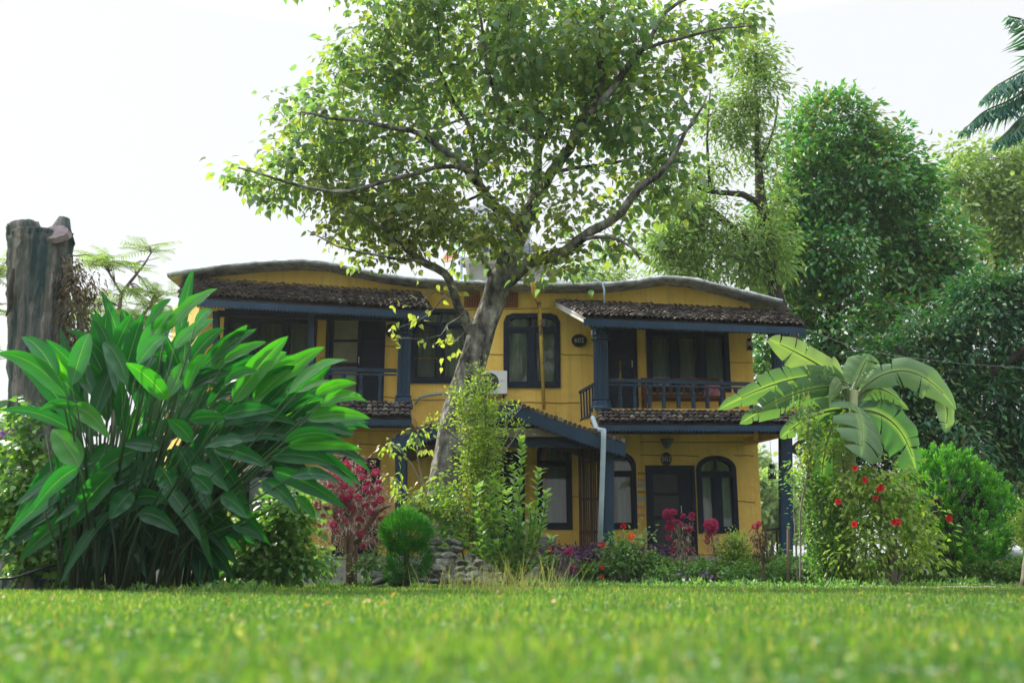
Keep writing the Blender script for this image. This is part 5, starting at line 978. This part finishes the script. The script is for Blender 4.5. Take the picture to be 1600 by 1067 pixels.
# hedges and border
def hedge(label, x0, x1, y0, y1, Y, m, n, L, W_, seed, th=.5):
    rs(seed); a, b = at(x0, 905, Y), at(x1, 905, Y); zt = at(0, y0, Y).z; t = thing('hedge', ((a.x + b.x) / 2, Y, 0), label, 'hedge'); lv = Leaves('oval')
    x = np.random.uniform(a.x, b.x, n); f = np.random.rand(n); top = f < .45; wob = .05 * np.sin(x * 3.1) + .04 * np.sin(x * 7.7 + 1)
    y = np.where(top, Y + th * np.random.rand(n), Y + np.random.normal(0, .03, n)); z = np.where(top, zt + wob + np.random.normal(0, .03, n), np.random.rand(n) * (zt + wob)); z = np.maximum(z, .03)
    lv.add(np.stack([x, y, z], 1), np.random.randn(n, 3) * .7 + (0, -.6, .4), np.random.randn(n, 3) * .6 + (0, -.5, .8), L * (.6 + .7 * np.random.rand(n)), W_)
    lv.build('leaves', m, t); q = MB()
    for k in range(int((b.x - a.x) / .12)): xx = a.x + .12 * k + random.uniform(-.04, .04); q.tube([(xx, Y + th / 2, 0), (xx + random.uniform(-.1, .1), Y + th / 2 - .1, zt * .9)], [.012, .006], 4)
    q.build('stem', G['dbark'], t); return t
hedge('low clipped hedge before the middle and right of the veranda', 842, 1250, 878, 908, 18.2, G['hedge'], 9000, .075, .04, 391)
hedge('low clipped hedge in sun to the right under the round conifer', 1275, 1640, 881, 915, 16.0, G['hedge'], 10000, .07, .038, 392, .8)
climber('purple_plant', 'bed of low purple leaved plants along the veranda edge', 'plant', [(870, 868, 36, 14), (920, 866, 50, 14), (975, 872, 40, 12), (1020, 866, 36, 10)], 18.6, G['purple'], 300, 8, .10, .04, 'oval', .08, seed=393)
climber('rose_bush', 'thin rose bush with red and orange blooms in front of the veranda post', 'rose bush', [(980, 860, 34, 24), (960, 850, 24, 16), (1000, 840, 18, 20, .5), (970, 880, 40, 16)], 17.9, G['green'], 150, 6, .075, .05, 'oval', .09, [([(975, 905), (974, 860), (974, 822)], [1.5, 1.2, .8]), ([(978, 905), (1000, 860), (1028, 826)], [1.5, 1.2, .7]), ([(972, 905), (950, 870), (940, 852)], [1.2, 1, .7])], seed=394, stemmat='twig')
rb = [o for o in sc.objects if o.name == 'rose_bush'][0]; flowers(rb, [(973, 821), (940, 851)], FR, 17.6, 1.3); flowers(rb, [(986, 838)], FO, 17.6, 1.2); flowers(rb, [(940, 886), (940, 901), (858, 858)], FR, 17.6, 1.1)
climber('bush', 'rounded yellow flowering bush right of the large cockscomb head', 'bush', [(1146, 866, 26, 32), (1150, 845, 18, 16), (1175, 890, 20, 16)], 17.2, G['lime'], 330, 9, .05, .028, 'oval', .06, [([(1146, 908), (1146, 870), (1148, 845)], [2, 1.5, 1])], seed=395)
climber('shrub', 'low tangle of pale green plants along the lawn edge at the veranda corner', 'shrub', [(1190, 895, 30, 14), (1230, 890, 30, 20), (1150, 898, 30, 12), (1215, 870, 14, 16, .4), (1260, 895, 26, 18)], 16.8, G['green'], 260, 8, .06, .035, 'oval', .08, seed=396)
climber('shrub', 'small flowering plants with violet dots beside the hedge', 'shrub', [(1095, 890, 34, 14), (1040, 893, 30, 12), (1120, 880, 14, 16, .5)], 17.2, G['green'], 150, 7, .05, .03, 'oval', .07, seed=397)
vs = sc.objects.get('shrub.010'); 
for (px, py, par) in ((1104, 896, None),): 
    t = [o for o in sc.objects if o.get('label', '').startswith('small flowering plants with violet')][0]; flowers(t, [(1104, 894), (1098, 899), (1112, 901), (1060, 897), (1070, 903)], FV, 16.9, .7)
t = [o for o in sc.objects if o.get('label', '').startswith('leafy shrub with small purple')][0]; flowers(t, [(6, 674), (10, 670), (2, 680)], FV, 13.0, .9); flowers(t, [(3, 702)], FR, 13.0, .8)
# ------------------------------------------------------------------ stakes, stones, kerb
def stake(px, py0, py1, Y, w_, label, m, name='stake', lean=0): q = MB(); a = at(px, py1, Y); a.z = 0; q.tube([a, at(px + lean, py0, Y)], [sz(w_, Y)] * 2, 8, lump=.08); tag(q.build(name, m, None), label, name.replace('_', ' '))
stake(1232, 826, 922, 16.6, 2.6, 'brown wooden stake standing in front of the veranda post', mat('stake_wood', (.14, .09, .06), (.22, .15, .10), 5), 'stake')
stake(1247, 790, 922, 16.4, 1.6, 'thin pale bare stick right of the brown stake', G['twig'], 'stick', -6)
stake(1193, 852, 922, 16.8, 2.0, 'grey stick holding up the faded brown cockscomb', G['twig'], 'stick')
q = MB(); a, b = at(1190, 829, 20.3), at(1232, 824, 20.3); q.bar(a, b, .05, .05); 
for px in (1213, 1196): t = at(px, 828, 20.3); q.bar((t.x, 20.3, t.z), (t.x, 20.3, zpl), .04, .04)
q.build('veranda_rail', M['black'], house)
bm4 = bmesh.new(); bmesh.ops.create_icosphere(bm4, subdivisions=3, radius=1); base = np.array([v.co[:] for v in bm4.verts]); faces = [tuple(v.index for v in f.verts) for f in bm4.faces]; bm4.free()
rs(400); stones = []
for k in range(9):
    d = np.random.randn(10, 3); v = base.copy(); 
    for q_ in d: q_ = q_ / np.linalg.norm(q_); m_ = v @ q_; v -= np.outer(np.maximum(0, m_ - .52) * .9, q_)
    v += .04 * np.sin(base * 5 + k)[:, [1, 2, 0]]; v *= (.5, .42, .19 + .09 * random.random()); mb = MB(); mb.add(v, faces); o = mb.build('stone', M['stone'], None, True); stones.append(o.data); bpy.data.objects.remove(o)
big = {0: 'largest slab like stone topping the heap at the trunk foot'}
k = 0
for row, (py, x0, x1, Y) in enumerate(((907, 592, 790, 13.5), (898, 588, 780, 13.65), (888, 655, 770, 13.8), (878, 660, 762, 13.95), (868, 666, 750, 14.1), (858, 672, 735, 14.25), (847, 682, 725, 14.4))):
    px = x0
    while px < x1:
        s = random.uniform(.20, .38); c = at(px, py, Y + random.uniform(-.12, .12)); o = bpy.data.objects.new('stone', random.choice(stones)); sc.collection.objects.link(o); o.location = (c.x, c.y, max(c.z, s * .15)); o.scale = (s * random.uniform(.8, 1.1), s * .8, s * random.uniform(.8, 1.1)); o.rotation_euler = (random.uniform(-.2, .2), random.uniform(-.25, .25), random.uniform(-.5, .5))
        tag(o, 'flat grey river stone in the heap around the big trunk', 'stone', 'river stones heaped around the foot of the big tree'); px += s / sz(1, Y) * .85; k += 1
kb = mat('kerb_stone', (.30, .26, .17), (.42, .38, .27), 5, .9, .02, 14, .2)
for (x0, x1, py, Y, lab) in ((1440, 1640, 927, 13.5, 'pale stone kerb at the lawn edge under the right hedge'), (1330, 1380, 926, 13.9, 'short pale kerb stone under the hibiscus'), (985, 1052, 908, 16.3, 'tan kerb stone at the lawn edge before the hedge')):
    rs(int(px)); a, b = at(x0, py, Y), at(x1, py, Y); q = MB(); n = 12; q.tube([(a.x + (b.x - a.x) * i / n, Y, -.01 + .01 * random.random()) for i in range(n + 1)], .06, 8, lump=.15); tag(q.build('kerb_stone', kb, None), lab, 'kerb')
# right edge shed corner: dark post, blue sloping roof, green lamp bollard, white tub; wire
rs(410); Y = 19; s = thing('shed', (at(1578, 895, Y).x, Y, 0), 'dark shed corner with a sloping blue roof edge behind the round conifer', 'shed'); 
q = MB(); t = at(1577, 832, Y); q.bar((t.x, Y, 0), (t.x, Y, t.z), .17, .17); q.build('post_base', M['concrete'], s)
q = MB(); t2_ = at(1577, 790, Y); q.bar((t.x, Y, t.z), (t.x, Y, t2_.z), .13, .13); q.build('post', M['black'], s)
q = MB(); a, b = at(1548, 748, Y), at(1620, 808, Y); q.add([a, b, b + Vector((0, 3, 0)), a + Vector((0, 3, 0)), a - Vector((0, 0, .08)), b - Vector((0, 0, .08)), b + Vector((0, 3, -.08)), a + Vector((0, 3, -.08))], [(0, 1, 2, 3), (7, 6, 5, 4), (0, 4, 5, 1), (1, 5, 6, 2)]); a2 = at(1430, 735, Y); q.add([a2, a, a + Vector((0, 3, 0)), a2 + Vector((0, 3, 0)), a2 - Vector((0, 0, .08)), a - Vector((0, 0, .08))], [(0, 1, 2, 3), (0, 4, 5, 1)]); q.build('roof', M['dark'], s)
Y = 18; c = at(1590, 870, Y); bo = thing('lamp_bollard', (c.x, Y, 0), 'small green topped garden lamp bollard at the right edge', 'garden lamp'); q = MB(); q.tube([(c.x, Y, 0), (c.x, Y, c.z - .1)], .03, 8); q.build('post', M['white'], bo)
q = MB(); q.tube([(c.x, Y, c.z - .1), (c.x, Y, c.z - .02), (c.x, Y, c.z)], [.1, .12, .06], 14); q.build('base', mat('green_enamel', (.03, .2, .12), None, rough=.3), bo); q = MB(); q.tube([(c.x, Y, c.z), (c.x, Y, c.z + .1), (c.x, Y, c.z + .2)], [.07, .1, .04], 14); q.build('globe', M['white'], bo, True)
q = MB(); P = [at(1235, 505, 20), at(1340, 545, 20), at(1400, 556, 20), at(1500, 568, 20), at(1600, 575, 20), at(1900, 570, 20)]; q.tube(P, .004, 5); tag(q.build('wire', M['concrete']), 'thin overhead wire crossing in front of the mango tree', 'wire')
# pots on the veranda
for px, w_, lab in ((855, 22, 'round grey ribbed basket pot on the veranda under the window'),):
    c = at(px, 850, 19.6); t = thing('basket', (c.x, 19.6, zpl), lab, 'basket'); q = MB(); r = sz(w_, 19.6) * .6; q.tube([(c.x, 19.6, zpl), (c.x, 19.6, zpl + .12), (c.x, 19.6, zpl + .32), (c.x, 19.6, zpl + .36)], [r * .75, r * .95, r, r * 1.05], 28, .04); q.build('body', mat('basket_weave', (.12, .12, .14), (.2, .2, .22), 30, .9), t)
# ------------------------------------------------------------------ lawn
rs(500); lv = Leaves('blade')
n = 270000; u = np.random.rand(n); y = (.45 ** .5 + u * (15.5 ** .5 - .45 ** .5)) ** 2; x = (np.random.rand(n) * 2 - 1) * (y * .62 + 1.9)
edge = 17.4 - .12 * np.abs(x); P = np.stack([x, y, np.zeros(n)], 1); patch = .5 + .5 * np.sin(x * 2.3 + np.sin(y * 1.7) * 2) * np.sin(y * 1.9 + x)
k = 1 + y / 14
h = (.030 + .040 * np.random.rand(n)) * (1 + .35 * patch); D = np.stack([np.random.randn(n) * .5, np.random.randn(n) * .5, np.ones(n)], 1)
lv.add(P, D, np.random.randn(n, 3), h, (.006 + .005 * np.random.rand(n)) * k, np.clip(.15 + .5 * np.random.rand(n) + .3 * patch + np.where(np.random.rand(n) > .88, .5, 0) - .15, 0, 1))
n = 44000; y = 4 + 12.6 * np.random.rand(n) ** .8; x = (np.random.rand(n) * 2 - 1) * (y * .62 + 1.9); D = np.stack([np.random.randn(n) * .5, np.random.randn(n) * .5, np.ones(n)], 1)
lv.add(np.stack([x, y, np.zeros(n)], 1), D, np.random.randn(n, 3), .035 + .035 * np.random.rand(n), .012, np.random.rand(n))
gm_ = rndmat('lawn_blade', [(.03, .085, .035), (.055, .125, .035), (.09, .17, .035), (.16, .22, .045), (.30, .25, .10)], .5, .45, .3, (1.9, 2.2, .7))
tag(lv.build('lawn_grass', gm_, None, False), 'bright green lawn grass', 'grass', kind='stuff')
rs(501); lv = Leaves('oval'); n = 9000; y = (.8 + np.random.rand(n) * 3.6) ** 2 * .6; x = (np.random.rand(n) * 2 - 1) * (y * .6 + .3)   # clover-like flat leaves
lv.add(np.stack([x, y, .02 + .03 * np.random.rand(n)], 1), np.random.randn(n, 3) * (1, 1, .2), np.random.randn(n, 3) * .4 + (0, 0, 1), .018 + .016 * np.random.rand(n), .015 + .010 * np.random.rand(n))
tag(lv.build('clover', rndmat('clover_leaf', [(.05, .15, .05), (.09, .20, .08), (.22, .30, .20), (.28, .27, .14)], .65, .3, .2), None), kind='stuff')
# tall weeds at the lawn edge and near blurred tufts
rs(502)
def tuft(label, px, Y, n, hmin, hmax, sp, lean=.3, m=None, w_=.006, head=False):
    c = at(px, 900, Y); t = thing('grass_tuft', (c.x, Y, 0), label, 'grass tuft'); lv = Leaves('blade'); P = np.random.randn(n, 3) * (sp, sp, 0); P += (c.x, Y, 0); P[:, 2] = 0
    lv.add(P, np.random.randn(n, 3) * (lean, lean, 0) + (0, 0, 1), np.random.randn(n, 3), np.random.uniform(hmin, hmax, n), w_); lv.build('blades', m or gm_, t); return t
dryg = rndmat('seeding_grass', [(.16, .17, .06), (.26, .25, .10), (.12, .18, .05)], .7, .3)
tuft('wispy pale seeding grass tuft before the stone heap', 770, 10, 130, .2, .48, .22, .35, dryg, .004)
tuft('arching pale grass tuft at the left of the low hedge', 850, 12, 60, .3, .65, .25, .6, dryg, .006)
tuft('green weed tuft standing above the middle of the lawn', 990, 5.5, 30, .08, .16, .01, .3)
tuft('weedy grass tuft at the foot of the trunk vine', 735, 12, 80, .2, .5, .3, .3, dryg, .005)
tuft('weed tuft at the lawn edge below the clump leaves', 330, 10.0, 60, .08, .2, .35, .4)
tuft('tall seeding grass between the shrub and the low hedge', 815, 12.5, 50, .15, .4, .2, .4, dryg, .005)
rs(510); lv = Leaves('oval'); n = 130; y = 5 + 12 * np.random.rand(n); x = (np.random.rand(n) * 2 - 1) * (y * .58 + .3)
lv.add(np.stack([x, y, .045 + .02 * np.random.rand(n)], 1), np.random.randn(n, 3) * (1, 1, .3), np.random.randn(n, 3) * .5 + (0, 0, 1), .035 + .035 * np.random.rand(n), .02 + .015 * np.random.rand(n))
tag(lv.build('fallen_leaves', rndmat('fallen_leaf', [(.22, .12, .05), (.34, .24, .08), (.16, .08, .04), (.42, .34, .10)], .7, .2), None), kind='stuff')
lv = Leaves('oval'); n = 9000; x = np.random.uniform(-9, 10, n); c_ = 12.8 + 2.2 * np.sin(x * .9 + 1) * .4 + np.where(x < -2.6, -1.7, 1.6); y = c_ + np.abs(np.random.randn(n)) * .9; hh = .10 * np.abs(np.sin(x * 5.3) * np.sin(x * 2.1 + y)) + .03
lv.add(np.stack([x, y, hh * np.random.rand(n)], 1), np.random.randn(n, 3) * .7 + (0, 0, .6), np.random.randn(n, 3), .05 + .05 * np.random.rand(n), .025)
tag(lv.build('weeds', G['green'], None), kind='stuff')
# ------------------------------------------------------------------ hazy air
hm = bpy.data.materials.new('haze_air'); hm.use_nodes = True; nt = hm.node_tree; nt.nodes.clear(); o = node(nt, 'ShaderNodeOutputMaterial'); pv = node(nt, 'ShaderNodeVolumePrincipled')
pv.inputs['Color'].default_value = (.93, .97, 1, 1); pv.inputs['Density'].default_value = 0.00045; pv.inputs['Anisotropy'].default_value = .3; nt.links.new(pv.outputs[0], o.inputs['Volume'])
q = MB(); q.box(-70, 70, -6, 95, -1, 22); tag(q.build('haze', hm), kind='stuff')
